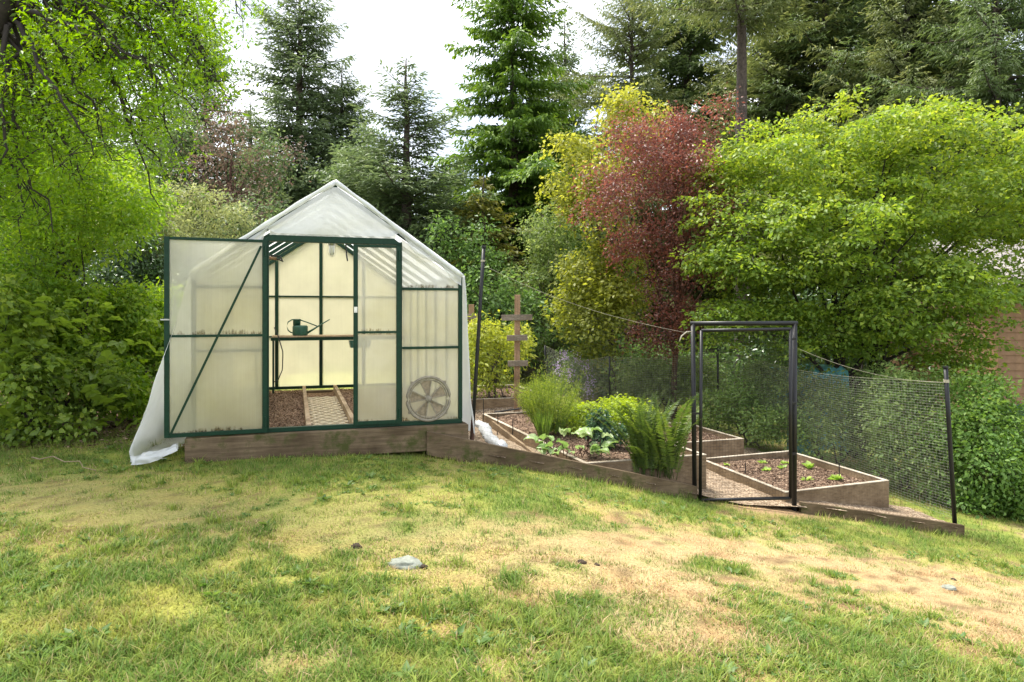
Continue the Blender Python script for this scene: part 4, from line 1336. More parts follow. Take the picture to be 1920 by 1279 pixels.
# drip line along the far edge of the middle bed, and stakes
fl_ = c2 + np.array([-.33, .944, 0]) * 3.4
tag(MB().tube(curve_pts(fl_ + [.1, 0, .06], fl_ + E1 * 1.2 + [0, 0, .05], .05, 12, .01), .012, 8).build('drip_hose', M['black_plastic'], smooth=True), 'black drip hose lying along the far end of the herb bed', 'hose')
st = [(905, 748, 800, 9.6, 'first thin black stake at the left of the herb bed'), (932, 775, 812, 8.9, 'bent thin black stake beside the drip hose'), (960, 786, 818, 8.3, 'thin black stake in the bare soil left of the herbs'),
      (1572, 868, 906, 8.0, 'thin dark stake beside the rightmost lettuce'), (1396, 868, 890, 8.3, 'short dark stake in the left of the lettuce bed')]
for (px, y0, y1, d, lb) in st:
    a, b = at(px, y1 + 6, d), at(px + 1.5, y0, d)
    tag(MB().tube([np.zeros(3), (b - a) * .5 + [.006, 0, 0], b - a], .006, 6).build('stake', M['black_plastic']), lb, 'stake', 'thin garden stakes').location = a

# ================================================================== VEGETATION
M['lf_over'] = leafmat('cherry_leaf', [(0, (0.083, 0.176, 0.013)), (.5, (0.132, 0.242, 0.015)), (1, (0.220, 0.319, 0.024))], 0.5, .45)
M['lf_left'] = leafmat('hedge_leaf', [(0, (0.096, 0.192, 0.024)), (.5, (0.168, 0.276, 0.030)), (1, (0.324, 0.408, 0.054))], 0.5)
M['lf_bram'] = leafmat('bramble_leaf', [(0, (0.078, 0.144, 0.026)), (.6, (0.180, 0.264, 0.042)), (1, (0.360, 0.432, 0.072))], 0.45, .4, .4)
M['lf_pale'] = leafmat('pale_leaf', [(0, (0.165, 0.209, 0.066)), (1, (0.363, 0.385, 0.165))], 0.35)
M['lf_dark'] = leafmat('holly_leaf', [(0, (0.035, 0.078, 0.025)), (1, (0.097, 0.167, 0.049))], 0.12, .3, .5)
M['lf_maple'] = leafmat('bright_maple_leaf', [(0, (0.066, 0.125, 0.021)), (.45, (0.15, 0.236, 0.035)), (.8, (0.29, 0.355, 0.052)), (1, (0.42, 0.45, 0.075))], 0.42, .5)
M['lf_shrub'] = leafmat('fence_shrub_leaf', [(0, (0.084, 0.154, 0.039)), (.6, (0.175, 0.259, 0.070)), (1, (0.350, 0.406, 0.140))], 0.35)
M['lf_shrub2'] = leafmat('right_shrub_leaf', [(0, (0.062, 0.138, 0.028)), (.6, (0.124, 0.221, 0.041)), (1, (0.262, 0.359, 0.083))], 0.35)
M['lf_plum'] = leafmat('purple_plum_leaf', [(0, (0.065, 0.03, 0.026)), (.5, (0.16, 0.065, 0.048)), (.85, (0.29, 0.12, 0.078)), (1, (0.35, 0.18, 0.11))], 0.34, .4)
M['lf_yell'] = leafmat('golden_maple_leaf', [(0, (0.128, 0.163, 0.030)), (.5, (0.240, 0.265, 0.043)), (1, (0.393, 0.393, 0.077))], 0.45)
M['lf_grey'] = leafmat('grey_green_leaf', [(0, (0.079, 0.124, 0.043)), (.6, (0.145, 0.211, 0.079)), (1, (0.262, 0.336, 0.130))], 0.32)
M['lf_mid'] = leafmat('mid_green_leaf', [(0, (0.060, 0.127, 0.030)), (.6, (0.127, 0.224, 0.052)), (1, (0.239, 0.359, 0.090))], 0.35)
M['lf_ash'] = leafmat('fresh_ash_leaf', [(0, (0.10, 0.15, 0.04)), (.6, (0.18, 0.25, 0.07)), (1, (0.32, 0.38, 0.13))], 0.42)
M['lf_brown'] = leafmat('dry_brown_leaf', [(0, (0.10, 0.065, 0.05)), (.6, (0.19, 0.135, 0.095)), (1, (0.25, 0.22, 0.12))], 0.3)
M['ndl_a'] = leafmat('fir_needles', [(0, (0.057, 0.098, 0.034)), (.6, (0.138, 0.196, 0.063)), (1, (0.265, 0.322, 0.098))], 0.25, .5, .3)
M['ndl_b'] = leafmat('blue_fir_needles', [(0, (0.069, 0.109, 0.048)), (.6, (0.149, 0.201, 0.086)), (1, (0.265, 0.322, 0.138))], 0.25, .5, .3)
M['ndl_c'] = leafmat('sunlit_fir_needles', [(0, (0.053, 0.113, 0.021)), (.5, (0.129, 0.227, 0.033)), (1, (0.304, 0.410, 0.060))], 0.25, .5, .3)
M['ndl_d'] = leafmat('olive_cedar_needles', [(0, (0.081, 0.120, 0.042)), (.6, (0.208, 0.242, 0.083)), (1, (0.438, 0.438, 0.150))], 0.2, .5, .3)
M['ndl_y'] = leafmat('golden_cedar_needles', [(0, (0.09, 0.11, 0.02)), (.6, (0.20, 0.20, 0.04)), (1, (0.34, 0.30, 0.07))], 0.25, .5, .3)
M['lf_herb'] = leafmat('feathery_herb_leaf', [(0, (0.14, 0.21, 0.025)), (1, (0.30, 0.36, 0.06))], 0.4)
M['lf_mint'] = leafmat('mint_leaf', [(0, (0.16, 0.24, 0.02)), (1, (0.33, 0.41, 0.05))], 0.4)
M['lf_cane'] = leafmat('cane_leaf', [(0, (0.17, 0.23, 0.025)), (1, (0.42, 0.44, 0.075))], 0.4)
M['lf_deep'] = leafmat('deep_green_leaf', [(0, (0.025, 0.075, 0.03)), (1, (0.07, 0.14, 0.06))], 0.25, .4)
M['lf_fern'] = leafmat('fern_pinna', [(0, (0.041, 0.090, 0.016)), (.7, (0.106, 0.163, 0.029)), (1, (0.204, 0.237, 0.049))], 0.35)
M['lf_rhub'] = leafmat('pale_broad_leaf', [(0, (0.15, 0.25, 0.06)), (.6, (0.25, 0.36, 0.13)), (1, (0.36, 0.45, 0.24))], 0.3, .4, .5)
M['lf_lett'] = leafmat('lettuce_leaf', [(0, (0.19, 0.33, 0.05)), (1, (0.42, 0.52, 0.15))], 0.35)
M['lf_chive'] = leafmat('chive_leaf', [(0, (0.12, 0.22, 0.03)), (1, (0.24, 0.34, 0.06))], 0.3)
M['lilac'] = leafmat('lilac_petal', [(0, (0.38, 0.27, 0.48)), (1, (0.62, 0.50, 0.70))], 0.4)

# ------------------------------------------------------------------ conifers
def conifer_mesh(name, H, Rb, clear=.06, step=.30, per=6, droop=.25, top_pw=.85, fl=.17, fw=.055, seed=1, hang=0.0, irregular=.35, dens=1.0):
    """needle sprays of a fir; returns (crown mesh, trunk+branches mesh)"""
    global rng
    keep = rng; rng = np.random.default_rng(seed)
    mb = MB(); r0 = H * .014 + .04
    z = np.linspace(0, H, 14)
    tp = np.stack([np.cumsum(rng.normal(size=14)) * .012, np.cumsum(rng.normal(size=14)) * .012, z], 1); tp[0, :2] = 0
    mb.tube(tp, r0 * (1 - z / H) ** .85 + .012, 8)
    C0, AX, NO, LL, RN = [], [], [], [], []
    h = H * clear
    while h < H - .12:
        rel = 1 - h / H
        L0 = Rb * min(1.0, (rel ** top_pw) * 1.12) * (0.75 if h < H * .12 + .5 else 1)
        k = per if h < H * .9 else 4
        a0 = rng.random() * 6.28
        for i in range(k):
            if rng.random() < .10: continue
            az = a0 + i * 6.283 / k + rng.normal() * .25
            L = L0 * (1 + irregular * rng.normal()); L = max(L, .16)
            hh = h + rng.normal() * step * .3
            c = np.array([np.interp(hh, z, tp[:, 0]), np.interp(hh, z, tp[:, 1]), hh])
            dr = np.array([math.cos(az), math.sin(az), 0])
            s = np.linspace(0, 1, 8)
            up = .42 * rel ** -.1 if rel < .25 else 0.15
            bz = L * (up * s - droop * (1 + .4 * rng.random()) * s ** 1.6 + .22 * s ** 3.2)
            bp = c + dr * (s * L)[:, None] + np.array([0, 0, 1]) * bz[:, None]
            if L > .5: mb.tube(bp[:7], np.linspace(.012 + .012 * L, .004, 7), 3, cap=False)
            m = max(3, int(L / (.098 * dens)))
            sd = np.cross(dr, [0, 0, 1])
            for j in range(m):
                t = (.12 + .88 * (j + .5 * rng.random()) / m)
                p = np.array([np.interp(t, s, bp[:, a]) for a in range(3)])
                tl = (.10 + .42 * L * (1 - t) ** .8 * (.35 + t)) * (.7 + .6 * rng.random())
                for sg in (-1, 1):
                    td = nrm(dr * (.75 + .3 * rng.random()) + sd * sg * (.9 + .3 * rng.random()) + np.array([0, 0, -.18 - hang + .22 * rng.normal()]))
                    nf = max(1, int(tl / (fl * .36)))
                    q = (np.arange(nf) + rng.random(nf) * .6)[:, None] / nf * tl
                    C0.append(p + td * q); AX.append(np.repeat(td[None], nf, 0) + rng.normal(size=(nf, 3)) * .38 + np.array([0, 0, -hang]))
                    NO.append(np.array([0, 0, 1.0]) + rng.normal(size=(nf, 3)) * .45)
                    LL.append(fl * (.65 + .6 * rng.random(nf)))
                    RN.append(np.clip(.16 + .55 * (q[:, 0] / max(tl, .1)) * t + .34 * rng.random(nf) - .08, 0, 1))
        h += step * (.75 + .5 * rng.random()) * (1 if rel > .25 else .7)
    C0 = np.concatenate(C0); AX = np.concatenate(AX); NO = np.concatenate(NO); LL = np.concatenate(LL); RN = np.concatenate(RN)
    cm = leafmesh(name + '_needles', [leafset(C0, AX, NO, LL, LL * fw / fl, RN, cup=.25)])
    rng = keep
    return cm, mb.mesh(name + '_trunk', True)

def place_conifer(mesh, label, px, ytop, d, H0, mat, bark, z0=None, rz=0, sx=1.0, group='firs and cedars behind the garden'):
    b = at(px, HOR, d)
    zb = float(gz(b[0], b[1])) if z0 is None else z0
    top = CAMZ - (ytop - HOR) / F * d
    s = (top - zb) / H0
    t = thing('fir_tree', label, 'fir tree', (b[0], b[1], zb), (0, 0, rz), group)
    cm, tm = mesh
    for nm, me, mt in (('crown', cm, mat), ('trunk', tm, bark)):
        o = bpy.data.objects.new(nm, me); C.objects.link(o); o.parent = t
        if len(me.materials) == 0: me.materials.append(M[mt])
        o.material_slots[0].link = 'OBJECT'; o.material_slots[0].material = M[mt]
    t.scale = (s * sx, s * sx, s)
    return t
fA = conifer_mesh('fir_broad', 13, 2.9, .05, .25, 7, .16, .72, .17, .055, 1, .05, .42)
fB = conifer_mesh('fir_narrow', 11, 2.3, .05, .26, 6, .08, .8, .16, .05, 2, irregular=.35)
fC = conifer_mesh('fir_bright', 14, 2.7, .08, .32, 7, .34, .6, .18, .07, 3, .3, .4, .85)
fD = conifer_mesh('cedar_heavy', 17, 3.9, .10, .36, 7, .20, .52, .175, .046, 4, .15, .45, 1.3)
fF = conifer_mesh('fir_bare', 19, 3.6, .60, .34, 7, .22, .6, .18, .05, 6, .15, .45, 1.15)
fE = conifer_mesh('small_cedar', 5, 1.7, .04, .22, 7, .34, .9, .13, .055, 5, .2)

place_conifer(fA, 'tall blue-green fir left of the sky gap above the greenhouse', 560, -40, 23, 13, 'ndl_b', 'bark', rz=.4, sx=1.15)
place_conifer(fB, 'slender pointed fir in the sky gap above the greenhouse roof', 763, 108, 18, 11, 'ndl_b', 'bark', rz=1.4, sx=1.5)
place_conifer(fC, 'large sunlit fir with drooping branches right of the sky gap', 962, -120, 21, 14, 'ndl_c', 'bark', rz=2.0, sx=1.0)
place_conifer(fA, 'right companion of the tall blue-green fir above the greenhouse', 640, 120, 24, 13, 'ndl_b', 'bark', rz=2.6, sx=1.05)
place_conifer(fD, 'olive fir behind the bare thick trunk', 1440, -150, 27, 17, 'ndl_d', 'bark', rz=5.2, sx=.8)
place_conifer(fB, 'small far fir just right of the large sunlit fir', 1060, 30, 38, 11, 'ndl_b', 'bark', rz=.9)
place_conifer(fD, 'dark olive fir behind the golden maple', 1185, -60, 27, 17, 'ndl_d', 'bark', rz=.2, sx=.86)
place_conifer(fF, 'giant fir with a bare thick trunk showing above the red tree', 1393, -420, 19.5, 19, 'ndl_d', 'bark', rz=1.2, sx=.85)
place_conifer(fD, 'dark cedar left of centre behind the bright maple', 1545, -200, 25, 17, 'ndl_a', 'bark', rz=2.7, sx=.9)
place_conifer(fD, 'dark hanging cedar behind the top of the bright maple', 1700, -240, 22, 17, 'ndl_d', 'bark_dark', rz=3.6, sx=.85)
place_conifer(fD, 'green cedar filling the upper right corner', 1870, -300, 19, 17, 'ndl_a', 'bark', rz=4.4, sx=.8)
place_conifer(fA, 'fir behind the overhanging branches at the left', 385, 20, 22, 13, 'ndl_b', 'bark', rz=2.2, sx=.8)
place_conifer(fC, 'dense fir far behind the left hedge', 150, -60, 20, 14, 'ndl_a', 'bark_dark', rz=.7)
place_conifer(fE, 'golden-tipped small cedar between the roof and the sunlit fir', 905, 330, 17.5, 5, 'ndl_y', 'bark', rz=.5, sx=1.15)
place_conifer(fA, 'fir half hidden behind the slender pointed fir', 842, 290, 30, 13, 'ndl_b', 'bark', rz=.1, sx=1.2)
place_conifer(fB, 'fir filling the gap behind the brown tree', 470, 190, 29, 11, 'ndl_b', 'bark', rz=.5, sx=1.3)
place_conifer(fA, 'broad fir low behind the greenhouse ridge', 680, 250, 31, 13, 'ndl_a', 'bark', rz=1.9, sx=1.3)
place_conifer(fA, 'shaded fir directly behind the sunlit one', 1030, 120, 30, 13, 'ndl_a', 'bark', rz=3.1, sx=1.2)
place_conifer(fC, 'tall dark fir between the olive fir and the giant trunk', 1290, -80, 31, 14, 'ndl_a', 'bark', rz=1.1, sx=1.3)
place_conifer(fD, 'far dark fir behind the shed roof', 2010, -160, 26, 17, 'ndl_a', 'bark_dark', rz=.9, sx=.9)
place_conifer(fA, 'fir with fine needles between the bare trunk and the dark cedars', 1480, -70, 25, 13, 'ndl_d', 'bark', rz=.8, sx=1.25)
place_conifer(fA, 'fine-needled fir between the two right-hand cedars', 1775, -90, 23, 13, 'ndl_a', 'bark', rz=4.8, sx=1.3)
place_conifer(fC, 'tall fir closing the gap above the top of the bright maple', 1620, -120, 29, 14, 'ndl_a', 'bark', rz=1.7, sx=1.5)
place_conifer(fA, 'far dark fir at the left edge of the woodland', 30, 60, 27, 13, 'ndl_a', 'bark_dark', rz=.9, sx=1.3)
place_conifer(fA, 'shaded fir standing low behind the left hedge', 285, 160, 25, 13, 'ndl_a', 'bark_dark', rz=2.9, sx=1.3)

# ------------------------------------------------------------------ broadleaved trees and shrubs
def EL(px, py, d, rx, ry, rz):
    p = at(px, py, d)
    return (p[0], p[1], p[2], rx, ry, rz)
def basept(px, d):
    p = at(px, HOR, d); return np.array([p[0], p[1], float(gz(p[0], p[1]))])

# big bright maple on the right
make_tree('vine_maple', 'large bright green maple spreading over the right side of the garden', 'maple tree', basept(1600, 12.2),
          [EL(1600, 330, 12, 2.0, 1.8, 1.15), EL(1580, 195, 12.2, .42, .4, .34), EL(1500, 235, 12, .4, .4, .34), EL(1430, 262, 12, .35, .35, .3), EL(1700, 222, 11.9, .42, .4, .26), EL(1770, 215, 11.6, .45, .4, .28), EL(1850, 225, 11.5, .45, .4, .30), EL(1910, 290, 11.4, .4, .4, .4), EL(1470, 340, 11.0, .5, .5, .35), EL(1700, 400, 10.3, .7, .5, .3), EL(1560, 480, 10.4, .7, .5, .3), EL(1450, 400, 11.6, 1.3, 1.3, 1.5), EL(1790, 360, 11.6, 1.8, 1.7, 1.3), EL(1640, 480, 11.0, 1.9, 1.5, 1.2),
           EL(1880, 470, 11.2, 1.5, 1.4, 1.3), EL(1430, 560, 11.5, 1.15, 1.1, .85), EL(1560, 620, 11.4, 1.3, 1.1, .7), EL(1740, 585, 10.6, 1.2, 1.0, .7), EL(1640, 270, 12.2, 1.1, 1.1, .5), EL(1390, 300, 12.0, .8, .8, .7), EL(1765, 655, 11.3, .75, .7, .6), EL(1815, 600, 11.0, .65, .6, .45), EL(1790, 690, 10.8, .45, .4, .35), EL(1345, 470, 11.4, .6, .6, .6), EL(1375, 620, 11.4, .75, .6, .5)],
          (.076, .048), 'lf_maple', 1650, 64, .32, .10, 'bark_dark', 22, .12, .30, .82, .60, False, stems=4, trunk_frac=.28, lit_h=.55, sub=11, squash=.48)
# purple plum
make_tree('plum_tree', 'dark red purple-leaved plum tree left of the bright maple', 'plum tree', basept(1262, 13.6),
          [EL(1230, 330, 12.6, 1.2, 1.0, 1.0), EL(1300, 275, 12.8, .7, .7, .8), EL(1290, 480, 12.6, .8, .8, 1.0), EL(1155, 390, 12.2, .68, .7, .7), EL(1330, 390, 12.2, .6, .6, .85), EL(1265, 600, 12.4, .6, .5, .55), EL(1200, 470, 12.3, .65, .6, .5), EL(1230, 640, 12.8, .6, .4, .4), EL(1362, 205, 12.6, .17, .16, .34), EL(1330, 215, 12.6, .14, .12, .32), EL(1262, 230, 12.6, .16, .14, .34), EL(1345, 255, 12.6, .22, .2, .3)],
          (.062, .03), 'lf_plum', 660, 46, .28, .07, 'bark_red', 22, .35, .15, .5, .40, False, trunk_frac=.36, lit_h=.5)
# golden maple
make_tree('golden_maple', 'yellow-green maple partly hidden by the purple plum', 'maple tree', basept(1150, 14.8),
          [EL(1175, 265, 15, .72, 1.0, 1.05), EL(1110, 360, 14.6, .8, .9, 1.0), EL(1100, 560, 14.2, .65, .8, 1.1), EL(1170, 520, 14.0, .95, .8, 1.1), EL(1085, 290, 14.8, .45, .5, .5), EL(1190, 190, 15, .45, .5, .45), EL(1120, 640, 13.9, .6, .6, .5)],
          (.09, .06), 'lf_yell', 470, 52, .38, .09, 'bark', 16, .2, .35, .7, .55, False, lit_h=.6)
# light green tree right of the trellis
make_tree('ash_tree', 'light green slender tree behind the trellis post', 'tree', basept(1030, 16.5),
          [EL(1030, 470, 16.5, .85, .8, 1.0), EL(1000, 560, 16.2, .8, .8, 1.0), EL(1060, 560, 16, .7, .7, 1.0), EL(1010, 650, 15.6, .75, .7, .6)],
          (.085, .042), 'lf_ash', 330, 50, .30, .07, 'bark_pale', 12, .25, .3, .6, .5)
# grey green broadleaf behind the ridge
make_tree('willow_tree', 'grey-green broadleaved tree rising behind the greenhouse ridge', 'tree', basept(715, 19),
          [EL(690, 300, 19.5, .8, .9, .9), EL(650, 350, 19.2, .9, .9, .9), EL(720, 380, 19.2, .9, .9, .9), EL(840, 440, 18.6, 1.0, .9, .8), EL(720, 430, 19, 1.4, 1.0, .8)],
          (.13, .06), 'lf_grey', 420, 46, .42, .10, 'bark', 14, .35, .3, .5, .45)
# brown dying tree
make_tree('arbutus_tree', 'thin brown-leaved tree behind the left slope of the greenhouse roof', 'tree', basept(452, 17.5),
          [EL(430, 250, 17.5, 1.0, .9, 1.0), EL(480, 300, 17.5, .8, .8, .9), EL(385, 300, 17.3, .65, .7, .9), EL(440, 380, 17, .95, .8, .8), EL(400, 200, 17.5, .5, .5, .5)],
          (.085, .036), 'lf_brown', 170, 26, .34, .075, 'bark_red', 16, .6, .2, .3, .2)
make_tree('arbutus_tree', 'green-tinged thin tree between the brown tree and the tall fir', 'tree', basept(505, 18.5),
          [EL(500, 330, 18.5, .7, .7, 1.0), EL(520, 420, 18.2, .8, .7, .8), EL(330, 260, 18.2, .7, .7, 1.0)],
          (.11, .05), 'lf_grey', 170, 40, .34, .07, 'bark_red', 8, .5, .2, .4, .3)
# backdrop shrubs between greenhouse and trellis, and behind the fence
bd = 'shrubs closing the back of the garden'
make_tree('laurel_shrub', 'dark shrub mass behind the second trellis post', 'shrub', basept(885, 15.5), [EL(880, 560, 15.5, 1.2, .8, 1.0), EL(950, 610, 15.2, .9, .8, .9), EL(860, 480, 16, .9, .8, .8)], (.10, .05), 'lf_mid', 250, 36, .32, .05, 'bark_dark', 8, .35, .3, .5, .6, stems=4, group=bd)
make_tree('laurel_shrub', 'deep shaded shrub right behind the far net fence', 'shrub', basept(1210, 15.5), [EL(1200, 690, 15.5, 1.5, .7, .9), EL(1080, 660, 16, 1.0, .7, 1.0), EL(1330, 700, 15.5, 1.2, .7, .8)], (.10, .05), 'lf_mid', 320, 34, .32, .05, 'bark_dark', 8, .35, .3, .5, .6, stems=5, group=bd)
make_tree('laurel_shrub', 'green thicket behind the left flank of the greenhouse', 'shrub', basept(560, 16), [EL(500, 480, 16, 1.5, .8, 1.1), EL(640, 480, 16.5, 1.5, .8, 1.1), EL(780, 500, 16.5, 1.5, .8, 1.0)], (.11, .05), 'lf_grey', 300, 36, .36, .05, 'bark_dark', 8, .35, .3, .5, .6, stems=5, group=bd)
make_tree('laurel_shrub', 'dark understorey behind the trunk of the bright maple', 'shrub', basept(1600, 15.5), [EL(1480, 660, 15, 1.6, .8, 1.3), EL(1650, 640, 15.5, 1.8, .8, 1.4), EL(1780, 560, 15.5, 1.4, .8, 1.5)], (.11, .055), 'lf_dark', 330, 36, .36, .06, 'bark_dark', 8, .35, .3, .5, .6, stems=5, group=bd)
make_tree('laurel_shrub', 'distant thicket under the firs left of the sunlit fir', 'shrub', basept(900, 24), [EL(800, 440, 24, 2.2, 1.0, 2.0), EL(950, 470, 24, 2.2, 1.0, 2.0), EL(1080, 470, 24, 1.8, 1.0, 2.4)], (.17, .08), 'lf_grey', 300, 34, .55, .08, 'bark_dark', 8, .35, .3, .5, .6, stems=5, group=bd)
make_tree('laurel_shrub', 'distant dark thicket behind the left hedge and brown tree', 'shrub', basept(330, 22), [EL(150, 420, 21, 3.0, 1.0, 2.6), EL(380, 430, 22, 2.4, 1.0, 2.4), EL(560, 420, 23, 2.0, 1.0, 1.8)], (.17, .08), 'lf_dark', 330, 34, .55, .08, 'bark_dark', 8, .35, .3, .5, .6, stems=5, group=bd)
shrub_green = make_tree('laurel_shrub', 'low bright shrub at the foot of the purple plum behind the net', 'shrub', basept(1240, 13.9), [EL(1215, 715, 13.7, .8, .4, .5), EL(1300, 720, 13.5, .6, .4, .5)], (.085, .042), 'lf_ash', 170, 40, .26, .04, 'bark_dark', 8, .35, .3, .5, .6, stems=5, group=bd)
# lilac
li = make_tree('lilac_bush', 'lilac bush with pale purple blossom behind the far net fence', 'lilac', basept(1075, 14.6), [EL(1075, 705, 14.6, .62, .4, .5)], (.07, .045), 'lf_shrub', 90, 40, .2, .03, 'bark', 6, .35, .3, .5, .5, stems=4)
lb = np.array(li.location)
for (px, py) in ((1060, 668), (1082, 672), (1100, 690), (1047, 690), (1108, 715), (1070, 700), (1103, 735)):
    c_ = at(px, py, 14.1) - lb; k = 70
    off = rng.normal(size=(k, 3)) * np.array([.055, .055, .085])
    link('blossom', leafmesh('blossom', [leafset(c_ + off, rvec(k), rvec(k), .035, .03, rng.random(k))]), M['lilac'], li)

# row of shrubs outside the right fence
def shrub(label, ells, base, mat, n, per, leaf, rad=.22, bark='bark', name='flowering_shrub', grp=None, upw=.45, flat=.3, shell=.6, six=False, stems=5, nl=12, droop=.3, cat='shrub', lit_h=.3, zmin=-9):
    return make_tree(name, label, cat, base, ells, leaf, mat, n, per, rad, .03, bark, nl, flat, droop, upw, shell, six, grp, .3, stems, lit_h, zmin=zmin, stemname='stems', crownname='foliage')
rs = 'arching shrubs along the right fence'
shrub('arching pale green shrub seen through the net, nearest the far corner', [EL(1400, 760, 11.6, .7, .6, .55), EL(1440, 700, 12.2, .6, .6, .45), EL(1460, 790, 11.2, .6, .5, .5)], basept(1420, 11.7), 'lf_shrub', 330, 40, (.06, .028), .2, grp=rs)
shrub('arching pale green shrub in the middle of the row behind the net', [EL(1530, 800, 10.4, .85, .6, .66), EL(1490, 715, 11.2, .42, .3, .26), EL(1545, 735, 11.0, .3, .3, .2), EL(1650, 745, 10.9, .5, .5, .55)], basept(1560, 10.6), 'lf_shrub', 330, 42, (.06, .028), .26, grp=rs)
shrub('arching pale green shrub at the near end of the row behind the net', [EL(1690, 830, 9.4, .75, .55, .85), EL(1720, 750, 9.9, .65, .5, .6)], basept(1700, 9.6), 'lf_shrub', 330, 42, (.06, .028), .25, grp=rs)
shrub('leafy green shrub at the right edge beyond the corner post', [EL(1850, 850, 8.9, .62, .55, .72), EL(1925, 895, 8.8, .55, .55, .55), EL(1830, 765, 9.3, .40, .4, .40), EL(1805, 715, 9.3, .16, .2, .28), EL(1885, 800, 9.2, .25, .3, .36), EL(1790, 830, 9.1, .3, .3, .3), EL(1970, 900, 9.1, .5, .5, .5), EL(1840, 925, 8.8, .45, .4, .3), EL(1910, 945, 8.6, .5, .4, .28)], basept(1870, 9.0), 'lf_shrub2', 560, 40, (.062, .034), .25, grp=rs)

# the overhanging tree at the left edge
ot = thing('cherry_tree', 'overhanging bright green tree at the upper left edge, branches drooping', 'tree', (-5.2, 5.7, float(gz(-5.2, 5.7))))
ob = np.array(ot.location)
mb = MB()
trunk = np.array([(-5.2, 5.7, ob[2] - .2), (-5.0, 5.65, 1.6), (-4.62, 5.6, 3.0), (-4.28, 5.6, 3.9), (-3.75, 5.8, 5.0), (-3.1, 6.1, 6.0)])
tt = np.linspace(0, 5, 22)
trc = np.stack([np.interp(tt, np.arange(6), trunk[:, i]) for i in range(3)], 1)
mb.tube(trc - ob, np.linspace(.17, .06, 22), 10)
sets = []; K = 0
limb = np.array([at(15, 10, 5.7), at(120, -120, 5.9), at(260, -210, 6.2), at(420, -200, 6.6), at(520, -130, 7.0)])
lt = np.linspace(0, 4, 24)
limb = np.stack([np.interp(lt, np.arange(5), limb[:, i]) for i in range(3)], 1)
mb.tube(limb - ob, np.linspace(.075, .02, 24), 8)
limb2 = np.array([at(-60, 60, 6.2), at(-10, -60, 6.6), at(90, -140, 7.2), at(220, -150, 7.8)])
limb2 = np.stack([np.interp(np.linspace(0, 3, 18), np.arange(4), limb2[:, i]) for i in range(3)], 1)
mb.tube(limb2 - ob, np.linspace(.06, .02, 18), 8)
src = np.concatenate([limb, limb2])
CC, NN_, RR_, HH_ = [], [], [], []
ends = [(455, 35), (470, 20), (440, 90), (400, 120), (372, 215), (345, 300), (330, 350), (300, 390)]
for _ in range(108):
    px = -60 + 470 * random.random() ** .95
    lim = 470 - .85 * max(0, px - 60)
    ends.append((px, -20 + (lim + 20) * random.random() ** .75))
for (px, py) in ends:
    d = 5.2 + 2.8 * random.random()
    e = at(px, py, d)
    dd = np.hypot(src[:, 0] - (e[0] - .75), src[:, 1] - e[1]) + np.abs(src[:, 2] - e[2]) * .25
    st = src[dd.argmin()]
    if st[2] < e[2] + .1: st = st + np.array([-.2, 0, e[2] + .1 - st[2]])
    mid = st * .45 + e * .55 + np.array([.10 * rng.normal(), .1 * rng.normal(), .06 + .12 * random.random()])
    bp = curve_pts(st, e, 0, 14, .03, mid)
    Lb = np.linalg.norm(e - st)
    mb.tube(bp - ob, np.linspace(.011 + .008 * Lb, .004, 14), 5, cap=False)
    ns = int(5 + 6.5 * Lb)
    for k in range(ns):
        t = 13 * (.28 + .72 * (k + random.random()) / ns)
        c_ = np.array([np.interp(t, np.arange(14), bp[:, i]) for i in range(3)])
        bd_ = nrm(e - st)
        off = np.cross(bd_, [0, 1, 0]) * rng.normal() * .14 + np.array([.05 * rng.normal(), .17 * rng.normal(), .05 * rng.normal()]) + bd_ * .06
        tip = c_ + off
        mb.tube(np.array([c_, c_ + off * .6 + [0, 0, .01], tip]) - ob, [.004, .003, .002], 3, cap=False)
        CC.append(tip - ob); NN_.append(np.array([-bd_[0] * .4 + .25 * rng.normal(), .3 * rng.normal() - .25, 1.0])); RR_.append(.09 + .08 * random.random()); HH_.append(random.random())
sets.append(spray(np.array(CC), np.array(NN_), np.array(RR_), 30, .048, .019, .35, .35, np.array(HH_), False, .8))
link('crown', leafmesh('cherry_leaves', sets), M['lf_over'], ot)
mb.build('trunk', M['bark_dark'], ot, smooth=True)

# hedge at the left: several shrubs
lg = 'shrubs of the left hedge'
shrub('tall yellow-green hedge shrub under the overhanging tree', [EL(60, 480, 7.6, .95, .7, .8), EL(190, 420, 8.2, .8, .7, .75), EL(120, 330, 8.2, .9, .7, .7), EL(20, 360, 7.2, .7, .6, .7), EL(220, 330, 8.8, .6, .5, .5)], basept(90, 7.9), 'lf_left', 720, 46, (.055, .028), .2, 'bark_dark', 'hedge_shrub', lg, .55, .3, .5, droop=.5)
shrub('mid-height hedge shrub left of the white film', [EL(130, 600, 8.0, .75, .6, .6), EL(230, 600, 8.4, .5, .45, .4), EL(60, 620, 7.6, .6, .5, .5)], basept(130, 8.1), 'lf_left', 420, 46, (.06, .034), .19, 'bark_dark', 'hedge_shrub', lg, .5, .3, .5)
shrub('sunlit low shrub right beside the hanging white film', [EL(265, 650, 8.6, .48, .45, .55), EL(215, 720, 8.0, .45, .4, .40), EL(290, 600, 9.0, .36, .4, .35)], basept(250, 8.4), 'lf_left', 330, 44, (.07, .042), .18, 'bark_dark', 'hedge_shrub', lg, .5, .3, .5, lit_h=.6)
shrub('dark holly clump behind the sunlit shrub', [EL(265, 510, 10.2, .75, .6, .50), EL(210, 520, 10.0, .5, .5, .45)], basept(260, 10.2), 'lf_dark', 300, 46, (.055, .032), .2, 'bark_dark', 'holly_shrub', lg)
